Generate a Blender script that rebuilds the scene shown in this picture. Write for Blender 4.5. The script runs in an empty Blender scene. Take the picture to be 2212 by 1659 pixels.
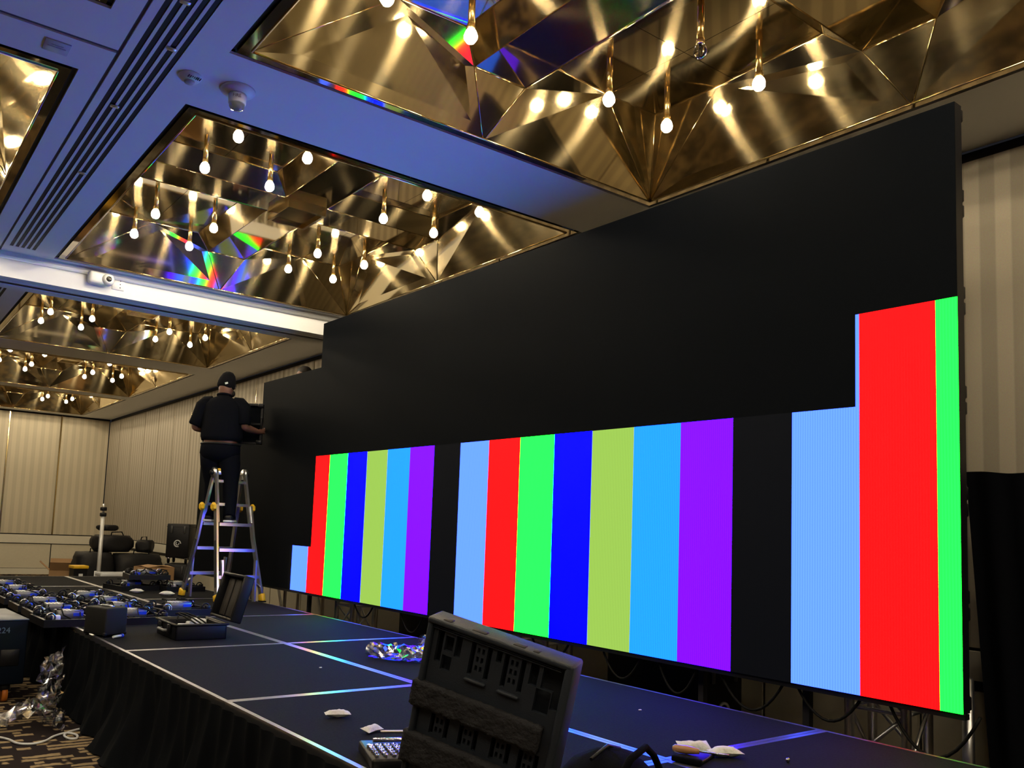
import bpy, bmesh, math, random
from mathutils import Vector, Matrix, Euler
from math import sin, cos, pi, sqrt, atan2

random.seed(7)
SC = bpy.context.scene
COL = SC.collection

# ------------------------------------------------------------------ camera, world, exposure
cam_data = bpy.data.cameras.new('camera')
cam = bpy.data.objects.new('camera', cam_data)
COL.objects.link(cam)
SC.camera = cam
cam_data.sensor_fit = 'HORIZONTAL'
cam_data.sensor_width = 36.0
cam_data.lens = 1834.1 / 2212 * 36.0
cam_data.shift_x = 150.6 / 2212
cam_data.shift_y = 138.6 / 2212
cam_data.clip_start = 0.05
cam_data.clip_end = 200
_y, _p, _r = 0.6081, 0.095, -0.0438
_f = Vector((sin(_y) * cos(_p), cos(_y) * cos(_p), sin(_p)))
_r0 = Vector((cos(_y), -sin(_y), 0))
_d0 = _f.cross(_r0)
_rr = cos(_r) * _r0 + sin(_r) * _d0
_dd = -sin(_r) * _r0 + cos(_r) * _d0
_m = Matrix((_rr, -_dd, -_f)).transposed().to_4x4()
_m.translation = Vector((0, 0, 1.535))
cam.matrix_world = _m

world = bpy.data.worlds.new('world')
SC.world = world
world.use_nodes = True
world.node_tree.nodes['Background'].inputs[0].default_value = (0.01, 0.01, 0.012, 1)
world.node_tree.nodes['Background'].inputs[1].default_value = 1.0
SC.view_settings.view_transform = 'Standard'
SC.view_settings.look = 'None'
SC.view_settings.exposure = 0.0
SC.view_settings.gamma = 1.0
SC.view_settings.use_curve_mapping = False
try:
    SC.cycles.sample_clamp_indirect = 5.0
    SC.cycles.max_bounces = 5
    SC.cycles.glossy_bounces = 4
    SC.cycles.diffuse_bounces = 2
    SC.cycles.adaptive_threshold = 0.13
    SC.cycles.adaptive_min_samples = 16
    SC.cycles.use_light_tree = True
    SC.cycles.caustics_reflective = False
    SC.cycles.caustics_refractive = False
except Exception:
    pass
BULB = 225.0            # radiance of a lit bulb
BULB_COL = (1.0, 0.86, 0.62)

# ------------------------------------------------------------------ helpers
MATS = {}

def nodes_of(name):
    m = bpy.data.materials.new(name)
    m.use_nodes = True
    nt = m.node_tree
    return m, nt, nt.nodes['Principled BSDF']

def mat(name, col, rough=0.5, metal=0.0, spec=0.5, noise=0.0, nscale=20.0, bump=0.0, bscale=60.0,
        emit=None, estr=0.0, trans=0.0, ior=1.45, coat=0.0):
    if name in MATS:
        return MATS[name]
    m, nt, b = nodes_of(name)
    N, L = nt.nodes, nt.links
    b.inputs['Base Color'].default_value = (*col, 1)
    b.inputs['Roughness'].default_value = rough
    b.inputs['Metallic'].default_value = metal
    b.inputs['Specular IOR Level'].default_value = spec
    b.inputs['Transmission Weight'].default_value = trans
    b.inputs['IOR'].default_value = ior
    b.inputs['Coat Weight'].default_value = coat
    tc = N.new('ShaderNodeTexCoord')
    nz = N.new('ShaderNodeTexNoise')
    nz.inputs['Scale'].default_value = nscale
    nz.inputs['Detail'].default_value = 4
    L.new(tc.outputs['Object'], nz.inputs['Vector'])
    amt = noise if noise else 0.06
    mx = N.new('ShaderNodeMix'); mx.data_type = 'RGBA'
    mx.inputs['A'].default_value = (*[c * (1 - amt) for c in col], 1)
    mx.inputs['B'].default_value = (*[min(1, c * (1 + amt)) for c in col], 1)
    L.new(nz.outputs['Fac'], mx.inputs['Factor'])
    L.new(mx.outputs['Result'], b.inputs['Base Color'])
    if bump:
        n2 = N.new('ShaderNodeTexNoise')
        n2.inputs['Scale'].default_value = bscale
        n2.inputs['Detail'].default_value = 3
        L.new(tc.outputs['Object'], n2.inputs['Vector'])
        bp = N.new('ShaderNodeBump')
        bp.inputs['Strength'].default_value = bump
        bp.inputs['Distance'].default_value = 0.01
        L.new(n2.outputs['Fac'], bp.inputs['Height'])
        L.new(bp.outputs['Normal'], b.inputs['Normal'])
    if emit:
        b.inputs['Emission Color'].default_value = (*emit, 1)
        b.inputs['Emission Strength'].default_value = estr
    MATS[name] = m
    return m

class MB:
    """collects geometry for ONE mesh object"""
    def __init__(s):
        s.v, s.f, s.m, s.sm, s.uv = [], [], [], [], {}
    def add(s, verts, faces, mi=0, smooth=False):
        o = len(s.v)
        s.v += [tuple(p) for p in verts]
        for f in faces:
            s.f.append(tuple(i + o for i in f)); s.m.append(mi); s.sm.append(smooth)
        return s
    def box(s, c, size, rot=None, mi=0, taper=1.0):
        x, y, z = size[0] / 2, size[1] / 2, size[2] / 2
        P = []
        for sz in (-1, 1):
            k = taper if sz > 0 else 1.0
            for sx, sy in ((-1, -1), (1, -1), (1, 1), (-1, 1)):
                P.append(Vector((sx * x * k, sy * y * k, sz * z)))
        if rot is not None:
            R = rot if isinstance(rot, Matrix) else Euler(rot).to_matrix()
            P = [R @ p for p in P]
        P = [p + Vector(c) for p in P]
        return s.add(P, [(3, 2, 1, 0), (4, 5, 6, 7), (0, 1, 5, 4), (1, 2, 6, 5), (2, 3, 7, 6), (3, 0, 4, 7)], mi)
    def mm(s, a, b, mi=0):
        return s.box([(a[i] + b[i]) / 2 for i in range(3)], [abs(b[i] - a[i]) for i in range(3)], None, mi)
    def rbox(s, c, size, r=0.01, seg=2, rot=None, mi=0, smooth=True):
        bm = bmesh.new()
        bmesh.ops.create_cube(bm, size=1.0)
        for v in bm.verts:
            v.co = Vector((v.co.x * size[0], v.co.y * size[1], v.co.z * size[2]))
        bmesh.ops.bevel(bm, geom=list(bm.edges), offset=r, segments=seg, affect='EDGES', profile=0.5)
        R = Matrix.Identity(3)
        if rot is not None:
            R = rot if isinstance(rot, Matrix) else Euler(rot).to_matrix()
        bm.verts.index_update()
        V = [R @ v.co + Vector(c) for v in bm.verts]
        F = [tuple(v.index for v in f.verts) for f in bm.faces]
        bm.free()
        return s.add(V, F, mi, smooth)
    def tube(s, pts, r, n=8, mi=0, caps=True, smooth=True, closed=False):
        pts = [Vector(p) for p in pts]
        rs = r if isinstance(r, (list, tuple)) else [r] * len(pts)
        V, F = [], []
        up = None
        K = len(pts)
        for i, p in enumerate(pts):
            if closed:
                t = pts[(i + 1) % K] - pts[i - 1]
            else:
                t = (pts[min(i + 1, K - 1)] - pts[max(i - 1, 0)])
            t = t.normalized() if t.length > 1e-9 else Vector((0, 0, 1))
            if up is None:
                up = Vector((0, 0, 1)) if abs(t.z) < 0.9 else Vector((1, 0, 0))
            a = t.cross(up)
            if a.length < 1e-6:
                a = t.orthogonal()
            a.normalize()
            b = a.cross(t).normalized()
            up = b
            for k in range(n):
                an = 2 * pi * k / n
                V.append(p + (a * cos(an) + b * sin(an)) * rs[i])
        for i in range(K if closed else K - 1):
            j = (i + 1) % K
            for k in range(n):
                F.append((i * n + k, i * n + (k + 1) % n, j * n + (k + 1) % n, j * n + k))
        s.add(V, F, mi, smooth)
        if caps and not closed:
            o = len(s.v) - len(V)
            s.f.append(tuple(o + k for k in range(n))[::-1]); s.m.append(mi); s.sm.append(False)
            s.f.append(tuple(o + (K - 1) * n + k for k in range(n))); s.m.append(mi); s.sm.append(False)
        return s
    def lathe(s, prof, c=(0, 0, 0), n=16, mi=0, smooth=True, rot=None):
        V, F = [], []
        R = Matrix.Identity(3)
        if rot is not None:
            R = rot if isinstance(rot, Matrix) else Euler(rot).to_matrix()
        for (r, z) in prof:
            for k in range(n):
                a = 2 * pi * k / n
                V.append(R @ Vector((r * cos(a), r * sin(a), z)) + Vector(c))
        for i in range(len(prof) - 1):
            for k in range(n):
                F.append((i * n + k, i * n + (k + 1) % n, (i + 1) * n + (k + 1) % n, (i + 1) * n + k))
        F.append(tuple(range(n))[::-1])
        F.append(tuple((len(prof) - 1) * n + k for k in range(n)))
        return s.add(V, F, mi, smooth)
    def prism(s, poly, h, M=None, mi=0):
        n = len(poly)
        V = [Vector((p[0], p[1], 0)) for p in poly] + [Vector((p[0], p[1], h)) for p in poly]
        if M is not None:
            V = [M @ v for v in V]
        F = [tuple(range(n))[::-1], tuple(range(n, 2 * n))]
        F += [(i, (i + 1) % n, n + (i + 1) % n, n + i) for i in range(n)]
        return s.add(V, F, mi)
    def mesh(s, name, mats):
        me = bpy.data.meshes.new(name)
        me.from_pydata(s.v, [], s.f)
        if not isinstance(mats, (list, tuple)):
            mats = [mats]
        for m in mats:
            me.materials.append(m)
        me.polygons.foreach_set('material_index', s.m)
        me.polygons.foreach_set('use_smooth', s.sm)
        me.update()
        return me
    def build(s, name, mats, parent=None, loc=None, rot=None):
        return put(name, s.mesh(name, mats), parent, loc, rot)

def put(name, me, parent=None, loc=None, rot=None):
    o = bpy.data.objects.new(name, me)
    COL.objects.link(o)
    if parent:
        o.parent = parent
    if loc is not None:
        o.location = loc
    if rot is not None:
        o.rotation_euler = rot
    return o

def tag(o, label, cat, group=None, kind=None):
    o['label'] = label
    if cat: o['category'] = cat
    if group: o['group'] = group
    if kind: o['kind'] = kind
    return o

def thing(name, label, cat, loc=(0, 0, 0), rz=0.0, group=None, kind=None, rot=None):
    o = bpy.data.objects.new(name, None)
    o.empty_display_size = 0.1
    COL.objects.link(o)
    o.location = loc
    o.rotation_euler = rot if rot else (0, 0, rz)
    return tag(o, label, cat, group, kind)

def struct(o, label, cat='room'):
    return tag(o, label, cat, kind='structure')

def dup(root, loc, rot=None, label=None, group=None):
    def cp(o, par):
        c = o.copy(); COL.objects.link(c); c.parent = par
        for ch in kids.get(o.name, []):
            cp(ch, c)
        return c
    kids = {}
    def walk(o):
        ch = list(o.children)
        kids[o.name] = ch
        for c in ch: walk(c)
    walk(root)
    r = cp(root, None)
    r.location = loc
    if rot is not None: r.rotation_euler = rot
    if label: r['label'] = label
    if group: r['group'] = group
    return r

def text_mesh(txt, size, depth=0.0006):
    cu = bpy.data.curves.new('lettering', 'FONT')
    cu.body = txt; cu.size = size; cu.extrude = depth
    cu.align_x = 'CENTER'; cu.align_y = 'CENTER'
    o = bpy.data.objects.new('lettering', cu)
    COL.objects.link(o)
    bpy.context.view_layer.update()
    me = bpy.data.meshes.new_from_object(o.evaluated_get(bpy.context.evaluated_depsgraph_get()))
    bpy.data.objects.remove(o)
    return me

# ------------------------------------------------------------------ materials
def brass_mat(name, tint=(0.53, 0.415, 0.225)):
    m, nt, b = nodes_of(name)
    N, L = nt.nodes, nt.links
    out = N['Material Output']
    tc = N.new('ShaderNodeTexCoord')
    nz = N.new('ShaderNodeTexNoise'); nz.inputs['Scale'].default_value = 1.1; nz.inputs['Detail'].default_value = 0.0
    L.new(tc.outputs['Object'], nz.inputs['Vector'])
    bp = N.new('ShaderNodeBump'); bp.inputs['Strength'].default_value = 0.25; bp.inputs['Distance'].default_value = 0.03
    L.new(nz.outputs['Fac'], bp.inputs['Height'])
    tg = N.new('ShaderNodeTangent'); tg.direction_type = 'UV_MAP'; tg.uv_map = 'UVMap'
    b.inputs['Base Color'].default_value = (*tint, 1)
    b.inputs['Metallic'].default_value = 1.0
    b.inputs['Roughness'].default_value = 0.055
    L.new(bp.outputs['Normal'], b.inputs['Normal'])
    g = N.new('ShaderNodeBsdfAnisotropic') if hasattr(bpy.types, 'ShaderNodeBsdfAnisotropic') else N.new('ShaderNodeBsdfGlossy')
    g.inputs['Color'].default_value = (*tint, 1)
    g.inputs['Roughness'].default_value = 0.28
    g.inputs['Anisotropy'].default_value = 0.75
    L.new(bp.outputs['Normal'], g.inputs['Normal'])
    L.new(tg.outputs['Tangent'], g.inputs['Tangent'])
    mx = N.new('ShaderNodeMixShader'); mx.inputs[0].default_value = 0.11
    L.new(b.outputs[0], mx.inputs[1]); L.new(g.outputs[0], mx.inputs[2])
    L.new(mx.outputs[0], out.inputs[0])
    return m

BRASS = brass_mat('brushed_brass_mirror')
BRASS_R = mat('rod_brass', (0.80, 0.55, 0.20), 0.26, 1.0)
BRASS_P = mat('polished_brass', (0.72, 0.55, 0.27), 0.14, 1.0)
BLACK = mat('matte_black', (0.010, 0.010, 0.012), 0.6)
BLACK2 = mat('black_plastic', (0.008, 0.008, 0.010), 0.4, spec=0.25)
BLACKF = mat('black_fabric', (0.0035, 0.0038, 0.0055), 0.9, spec=0.05, bump=0.3, bscale=300)
RUBBER = mat('rubber', (0.004, 0.004, 0.004), 0.6, spec=0.15)
ALU = mat('aluminium', (0.72, 0.73, 0.76), 0.30, 1.0)
STEEL = mat('steel', (0.6, 0.6, 0.62), 0.2, 1.0)
WHITEP = mat('white_plastic', (0.75, 0.75, 0.74), 0.35)
YELLOW = mat('yellow_plastic', (0.85, 0.50, 0.02), 0.4)
CARD = mat('cardboard', (0.42, 0.25, 0.12), 0.85, noise=0.15, nscale=6)
BLUEST = mat('blue_sticker', (0.01, 0.05, 0.75), 0.4)
SKIN = mat('skin', (0.16, 0.075, 0.05), 0.5, noise=0.1)
CEIL = mat('ceiling_paint', (0.80, 0.80, 0.80), 0.65, noise=0.015, nscale=3)

def wall_mat(name, stripe, col=(0.68, 0.585, 0.415), depth=0.09):
    m, nt, b = nodes_of(name)
    N, L = nt.nodes, nt.links
    tc = N.new('ShaderNodeTexCoord')
    mp = N.new('ShaderNodeMapping')
    mp.inputs['Scale'].default_value = (1, 1, 0.0)
    L.new(tc.outputs['Object'], mp.inputs['Vector'])
    # stripes along the horizontal: x+y works for both wall directions
    sx = N.new('ShaderNodeSeparateXYZ'); L.new(mp.outputs['Vector'], sx.inputs[0])
    ad = N.new('ShaderNodeMath'); ad.operation = 'ADD'
    L.new(sx.outputs['X'], ad.inputs[0]); L.new(sx.outputs['Y'], ad.inputs[1])
    dv = N.new('ShaderNodeMath'); dv.operation = 'DIVIDE'; dv.inputs[1].default_value = stripe * 2
    L.new(ad.outputs[0], dv.inputs[0])
    fr = N.new('ShaderNodeMath'); fr.operation = 'PINGPONG'; fr.inputs[1].default_value = 0.5
    L.new(dv.outputs[0], fr.inputs[0])
    rp = N.new('ShaderNodeValToRGB')
    rp.color_ramp.elements[0].position = 0.22; rp.color_ramp.elements[1].position = 0.28
    rp.color_ramp.elements[0].color = (*[c * (1 - depth) for c in col], 1)
    rp.color_ramp.elements[1].color = (*[c * (1 + depth * 0.5) for c in col], 1)
    L.new(fr.outputs[0], rp.inputs[0])
    nz = N.new('ShaderNodeTexNoise'); nz.inputs['Scale'].default_value = 150; L.new(tc.outputs['Object'], nz.inputs['Vector'])
    mx = N.new('ShaderNodeMix'); mx.data_type = 'RGBA'; mx.blend_type = 'MULTIPLY'; mx.inputs['Factor'].default_value = 0.25
    L.new(rp.outputs['Color'], mx.inputs['A']); L.new(nz.outputs['Color'], mx.inputs['B'])
    L.new(mx.outputs['Result'], b.inputs['Base Color'])
    bp = N.new('ShaderNodeBump'); bp.inputs['Strength'].default_value = 0.25; bp.inputs['Distance'].default_value = 0.01
    L.new(fr.outputs[0], bp.inputs['Height']); L.new(bp.outputs['Normal'], b.inputs['Normal'])
    b.inputs['Roughness'].default_value = 0.8
    b.inputs['Specular IOR Level'].default_value = 0.2
    return m

WALL_FAR = wall_mat('pleated_wall_fabric', 0.09)
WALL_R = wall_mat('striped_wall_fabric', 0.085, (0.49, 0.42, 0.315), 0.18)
WALL_PL = mat('cream_wall_panel', (0.68, 0.60, 0.43), 0.6, noise=0.05)
RAIL = mat('cream_rail', (0.74, 0.67, 0.52), 0.5, noise=0.04)

def carpet_mat():
    m, nt, b = nodes_of('patterned_carpet')
    N, L = nt.nodes, nt.links
    tc = N.new('ShaderNodeTexCoord')
    def M(op, a, b=None, c=None):
        n = N.new('ShaderNodeMath'); n.operation = op
        for k, v in enumerate((a, b, c)):
            if v is None: continue
            if isinstance(v, (int, float)): n.inputs[k].default_value = v
            else: L.new(v, n.inputs[k])
        return n.outputs[0]
    sp = N.new('ShaderNodeSeparateXYZ'); L.new(tc.outputs['Object'], sp.inputs[0])
    wob = N.new('ShaderNodeTexNoise'); wob.inputs['Scale'].default_value = 14; L.new(tc.outputs['Object'], wob.inputs['Vector'])
    yy = M('DIVIDE', M('MULTIPLY_ADD', wob.outputs['Fac'], 0.05, sp.outputs['Y']), 0.075)
    rowi = M('FLOOR', yy); fr = M('FRACT', yy)
    cb = N.new('ShaderNodeCombineXYZ')
    L.new(M('MULTIPLY', sp.outputs['X'], 6.5), cb.inputs[0]); L.new(M('MULTIPLY', rowi, 7.31), cb.inputs[1])
    n1 = N.new('ShaderNodeTexNoise'); n1.inputs['Scale'].default_value = 1.0; n1.inputs['Detail'].default_value = 1
    L.new(cb.outputs[0], n1.inputs['Vector'])
    n2 = N.new('ShaderNodeTexNoise'); n2.inputs['Scale'].default_value = 1.6; n2.inputs['Detail'].default_value = 1
    L.new(tc.outputs['Object'], n2.inputs['Vector'])
    edge = M('LESS_THAN', M('ABSOLUTE', M('SUBTRACT', fr, 0.5)), 0.34)
    val = M('MULTIPLY_ADD', n2.outputs['Fac'], 0.55, n1.outputs['Fac'])
    adv = M('MULTIPLY', val, edge)
    rp = N.new('ShaderNodeValToRGB')
    rp.color_ramp.elements[0].position = 0.77; rp.color_ramp.elements[1].position = 0.79
    rp.color_ramp.elements[0].color = (0.018, 0.012, 0.013, 1)
    rp.color_ramp.elements[1].color = (0.36, 0.26, 0.14, 1)
    L.new(adv, rp.inputs[0]); L.new(rp.outputs['Color'], b.inputs['Base Color'])
    b.inputs['Roughness'].default_value = 0.95
    b.inputs['Specular IOR Level'].default_value = 0.1
    n3 = N.new('ShaderNodeTexNoise'); n3.inputs['Scale'].default_value = 400
    L.new(tc.outputs['Object'], n3.inputs['Vector'])
    bp = N.new('ShaderNodeBump'); bp.inputs['Strength'].default_value = 0.5; bp.inputs['Distance'].default_value = 0.005
    L.new(n3.outputs['Fac'], bp.inputs['Height']); L.new(bp.outputs['Normal'], b.inputs['Normal'])
    return m
CARPET = carpet_mat()

# ------------------------------------------------------------------ the room
HC = 3.985
XR, XL, YF, YB = 5.44, -15.0, 22.96, -14.0
BAYS = {'right': 3.07, 'left': -0.79}
CY = [2.24, 6.85, 11.56, 16.22, 20.58, -2.37]
HX, HY = 1.60, 1.925
GAP = 0.03

o = MB().mm((XL, YB, -0.1), (XR, YF, 0.0)).build('floor', CARPET)
struct(o, 'dark brown carpet with broken beige dashes beside the stage skirt', 'floor')

# ceiling slab with coffer openings and the slot diffusers
coffer_list = [('right', i) for i in range(5)] + [('left', i) for i in range(3)] + [('right', 5), ('left', 5)]  # coffers behind the viewpoint and left past the bulkhead: unseen, added for light
SLOTS = [(1.030 + 0.0475 * k, 1.060 + 0.0475 * k) for k in range(5)]
GROOVE = (0.965, 0.985)
xs = {XL, XR, *[e for s_ in SLOTS for e in s_], *GROOVE}
ys = {YB, YF, 8.66, 9.6, 22.2, 4.555, 4.59}
holes = []
for b_, i in coffer_list:
    h = (BAYS[b_] - HX - GAP, BAYS[b_] + HX + GAP, CY[i] - HY - GAP, CY[i] + HY + GAP)
    holes.append(h); xs |= {h[0], h[1]}; ys |= {h[2], h[3]}
for s0, s1 in SLOTS:
    holes.append((s0, s1, -3.0, 8.66)); holes.append((s0, s1, 9.6, 22.2))
holes.append((*GROOVE, YB, 8.9)); holes.append((*GROOVE, 9.4, YF))
holes.append((XL, GROOVE[0], 4.555, 4.59))
ys.add(-3.0); ys |= {8.9, 9.4}
xs = sorted(xs); ys = sorted(ys)
mb = MB()
for ix in range(len(xs) - 1):
    run = None
    for iy in range(len(ys) - 1):
        cx, cy = (xs[ix] + xs[ix + 1]) / 2, (ys[iy] + ys[iy + 1]) / 2
        solid = not any(h[0] < cx < h[1] and h[2] < cy < h[3] for h in holes)
        if solid and run is None: run = ys[iy]
        if not solid and run is not None:
            mb.mm((xs[ix], run, HC), (xs[ix + 1], ys[iy], HC + 0.05)); run = None
    if run is not None:
        mb.mm((xs[ix], run, HC), (xs[ix + 1], ys[-1], HC + 0.05))
ceil = mb.build('ceiling', CEIL)
struct(ceil, 'flat white painted ceiling around the brass coffers', 'ceiling')
for s0, s1 in SLOTS:
    MB().mm((s0, -3.0, HC + 0.004), (s1, 8.66, HC + 0.03)).build('slot_diffuser', BLACK, ceil)
    MB().mm((s0, 9.6, HC + 0.004), (s1, 22.2, HC + 0.03)).build('slot_diffuser', BLACK, ceil)
MB().mm((GROOVE[0], YB, HC + 0.010), (GROOVE[1], 8.9, HC + 0.03)).build('groove', mat('groove_grey', (0.10, 0.10, 0.11), 0.7), ceil)
MB().mm((XL, 4.555, HC + 0.010), (GROOVE[0], 4.59, HC + 0.03)).build('groove', mat('groove_grey', (0.10, 0.10, 0.11), 0.7), ceil)
MB().mm((XL, YB, HC + 0.62), (XR, YF, HC + 0.7)).build('upper_slab', BLACK, ceil)
for k, (x, yy) in enumerate([(1.062 + 0.0475, 5.2), (1.062 + 0.0475 * 3 - .02, 4.35), (1.062 + 0.0475 * 3 - .02, 6.4), (1.062 + .0475, 3.9)]):
    MB().rbox((x, yy, HC - 0.004), (0.05, 0.03, 0.012), 0.003, 1).build('slot_clip', ALU, ceil)

# bulkhead beam between second and third coffer
b = MB()
b.mm((XL, 8.90, 3.745), (XR, 9.37, HC))
b.mm((XL, 8.875, HC - 0.045), (XR, 8.90, HC))
blk = b.build('trim_1', CEIL)
struct(blk, 'white dropped bulkhead crossing the ceiling behind the second coffer', 'bulkhead')
MB().tube([(XL, 8.885, HC - 0.05), (XR, 8.885, HC - 0.05)], 0.02, 10).build('bead', CEIL, blk)
MB().mm((XL, 9.10, 3.738), (XR, 9.15, 3.7455)).build('track_slot', BLACK, blk)
MB().mm((XL, 9.02, 3.735), (XR, 9.07, 3.7455)).build('track_lip', CEIL, blk)
MB().mm((XL, 9.18, 3.735), (XR, 9.23, 3.7455)).build('track_lip', CEIL, blk)

# far wall
wf = MB().mm((XL, YF + 0.03, 0), (XR, YF + 0.15, HC)).build('wall_far', BLACK)
struct(wf, 'far cream wall of tall pleated fabric panels above a dado', 'wall')
edges = [XR]
x = 4.271
while x > XL:
    edges.append(x); x -= 1.18
edges.append(XL)
for a, c in zip(edges[1:], edges[:-1]):
    MB().mm((a + 0.02, YF, 0.985), (c - 0.02, YF + 0.03, HC - 0.04)).build('panel', WALL_FAR, wf)
    MB().mm((a + 0.012, YF, 0.15), (c - 0.012, YF + 0.03, 0.735)).build('panel', WALL_PL, wf)
    if a > XL:
        MB().mm((a - 0.014, YF - 0.012, 0.98), (a + 0.014, YF + 0.02, HC - 0.03)).build('metal_strip', BRASS_P, wf)
MB().mm((XL, YF - 0.03, 0.757), (XR, YF + 0.03, 0.959)).build('chair_rail', RAIL, wf)
MB().mm((XL, YF - 0.015, 0.0), (XR, YF + 0.03, 0.14)).build('baseboard', RAIL, wf)

# right wall
wr = MB().mm((XR + 0.03, YB, 0), (XR + 0.15, YF, HC)).build('wall_right', BLACK)
struct(wr, 'right-hand cream wall of tall striped panels behind the screen', 'wall')
y = YF
k = 0
while y > YB + 0.2:
    y2 = max(YB, y - 1.07)
    MB().mm((XR, y2 + 0.014, 0.985), (XR + 0.03, y - 0.014, HC - 0.07)).build('panel', WALL_R, wr)
    MB().mm((XR, y2 + 0.012, 0.15), (XR + 0.03, y - 0.012, 0.735)).build('panel', WALL_PL, wr)
    if y2 > YB:
        MB().mm((XR + 0.004, y2 - 0.008, 0.99), (XR + 0.02, y2 + 0.008, HC - 0.08)).build('metal_strip', BRASS_P, wr)
    y = y2
MB().mm((XR - 0.03, YB, 0.80), (XR + 0.03, YF - 0.03, 0.965)).build('chair_rail', RAIL, wr)
MB().mm((XR - 0.015, YB, 0.0), (XR + 0.03, YF - 0.03, 0.14)).build('baseboard', RAIL, wr)
o = MB().mm((XL - 0.1, YB, 0), (XL, YF, HC)).build('wall_left', WALL_FAR); struct(o, 'left cream wall out of view', 'wall')
o = MB().mm((XL, YB - 0.1, 0), (XR, YB, HC)).build('wall_back', WALL_FAR); struct(o, 'cream wall behind the viewpoint', 'wall')

# ------------------------------------------------------------------ brass coffers
def uvmesh(name, polys, mats, tdir, smooth=False):
    """polys: list of vertex lists; tdir: direction of the stretched highlight"""
    V, F = [], []
    for p in polys:
        F.append(tuple(range(len(V), len(V) + len(p)))); V += [tuple(q) for q in p]
    me = bpy.data.meshes.new(name)
    me.from_pydata(V, [], F)
    for mm_ in (mats if isinstance(mats, (list, tuple)) else [mats]):
        me.materials.append(mm_)
    t = Vector(tdir).normalized()
    me.update()
    uv = me.uv_layers.new(name='UVMap')
    for poly in me.polygons:
        n = poly.normal
        bt = n.cross(t)
        for li in poly.loop_indices:
            co = me.vertices[me.loops[li].vertex_index].co
            uv.data[li].uv = (co.dot(bt), co.dot(t))
        poly.use_smooth = smooth
    return me

def shell(poly, t=0.006):
    """thin solid sheet: front polygon seen from below, plus back and edges"""
    P = [Vector(p) for p in poly]
    n = Vector((0, 0, 0))
    for i in range(len(P)):
        n += P[i].cross(P[(i + 1) % len(P)])
    n.normalize()
    if n.z > 0:
        P.reverse(); n = -n
    Q = [p - n * t for p in P]
    k = len(P)
    out = [P, Q[::-1]]
    for i in range(k):
        j = (i + 1) % k
        out.append([P[i], Q[i], Q[j], P[j]])
    return out

ZR, ZT, ZB = 0.0, 0.47, 0.34      # rim, flat top, beam underside (relative to the ceiling)
RX, RY = HX - 0.06, HY - 0.06
IN = 0.27
TX, TY = RX - IN, RY - IN
BW, BT = 0.20, 0.36
COFFER_PARTS = []      # (name, mesh)
BEADM = BRASS_P
def cp(name, polys, tdir):
    COFFER_PARTS.append((name, uvmesh(name, polys, BRASS, tdir)))
fb = (ZB - ZR) / (ZT - ZR)
BYE = RY - IN * fb + 0.05     # where the beam underside meets the end slope
BXE = RX - IN * fb + 0.05
MXF, MYF = 0.82, 1.10
for sx in (-1, 1):
    for sy in (-1, 1):
        # slope on the +-Y side, half sx
        A = (sx * 0.012, sy * RY, ZR); b1 = (sx * BW, sy * BYE, ZB); b2 = (sx * BT, sy * TY, ZT)
        m_ = (sx * MXF, sy * (TY + 0.022), ZT + 0.0); c_ = (sx * TX, sy * TY, ZT); rc = (sx * RX, sy * RY, ZR)
        up = Vector((0, -sy * IN, ZT)).normalized()
        cp('slope_panel', shell([A, b1, b2, m_, rc]), up)
        cp('corner_facet', shell([rc, m_, c_]), up)
        A2 = (sx * RX, sy * 0.012, ZR); d1 = (sx * BXE, sy * BW, ZB); d2 = (sx * TX, sy * BT, ZT)
        m2 = (sx * (TX + 0.022), sy * MYF, ZT)
        up2 = Vector((-sx * IN, 0, ZT)).normalized()
        cp('slope_panel', shell([A2, d1, d2, m2, rc]), up2)
        cp('corner_facet', shell([rc, m2, c_]), up2)
        # beam flanks
        cp('beam_flank', shell([b1, b2, (sx * BT, sy * BT, ZT), (sx * BW, sy * BW, ZB)]), (0.6 * sx, 0, 0.5))
        cp('beam_flank', shell([d1, d2, (sx * BT, sy * BT, ZT), (sx * BW, sy * BW, ZB)]), (0, 0.6 * sy, 0.5))
        # flat top in four sheets
        xm, ym = (BT + TX) / 2, (BT + TY) / 2
        for (xa, xb) in ((BT, xm - 0.002), (xm + 0.002, TX + 0.03)):
            for (ya, yb) in ((BT, ym - 0.002), (ym + 0.002, TY + 0.03)):
                cp('top_sheet', shell([(sx * xa, sy * ya, ZT + 0.001), (sx * xb, sy * ya, ZT + 0.001), (sx * xb, sy * yb, ZT + 0.001), (sx * xa, sy * yb, ZT + 0.001)]), (0.35, 1, 0))
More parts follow.
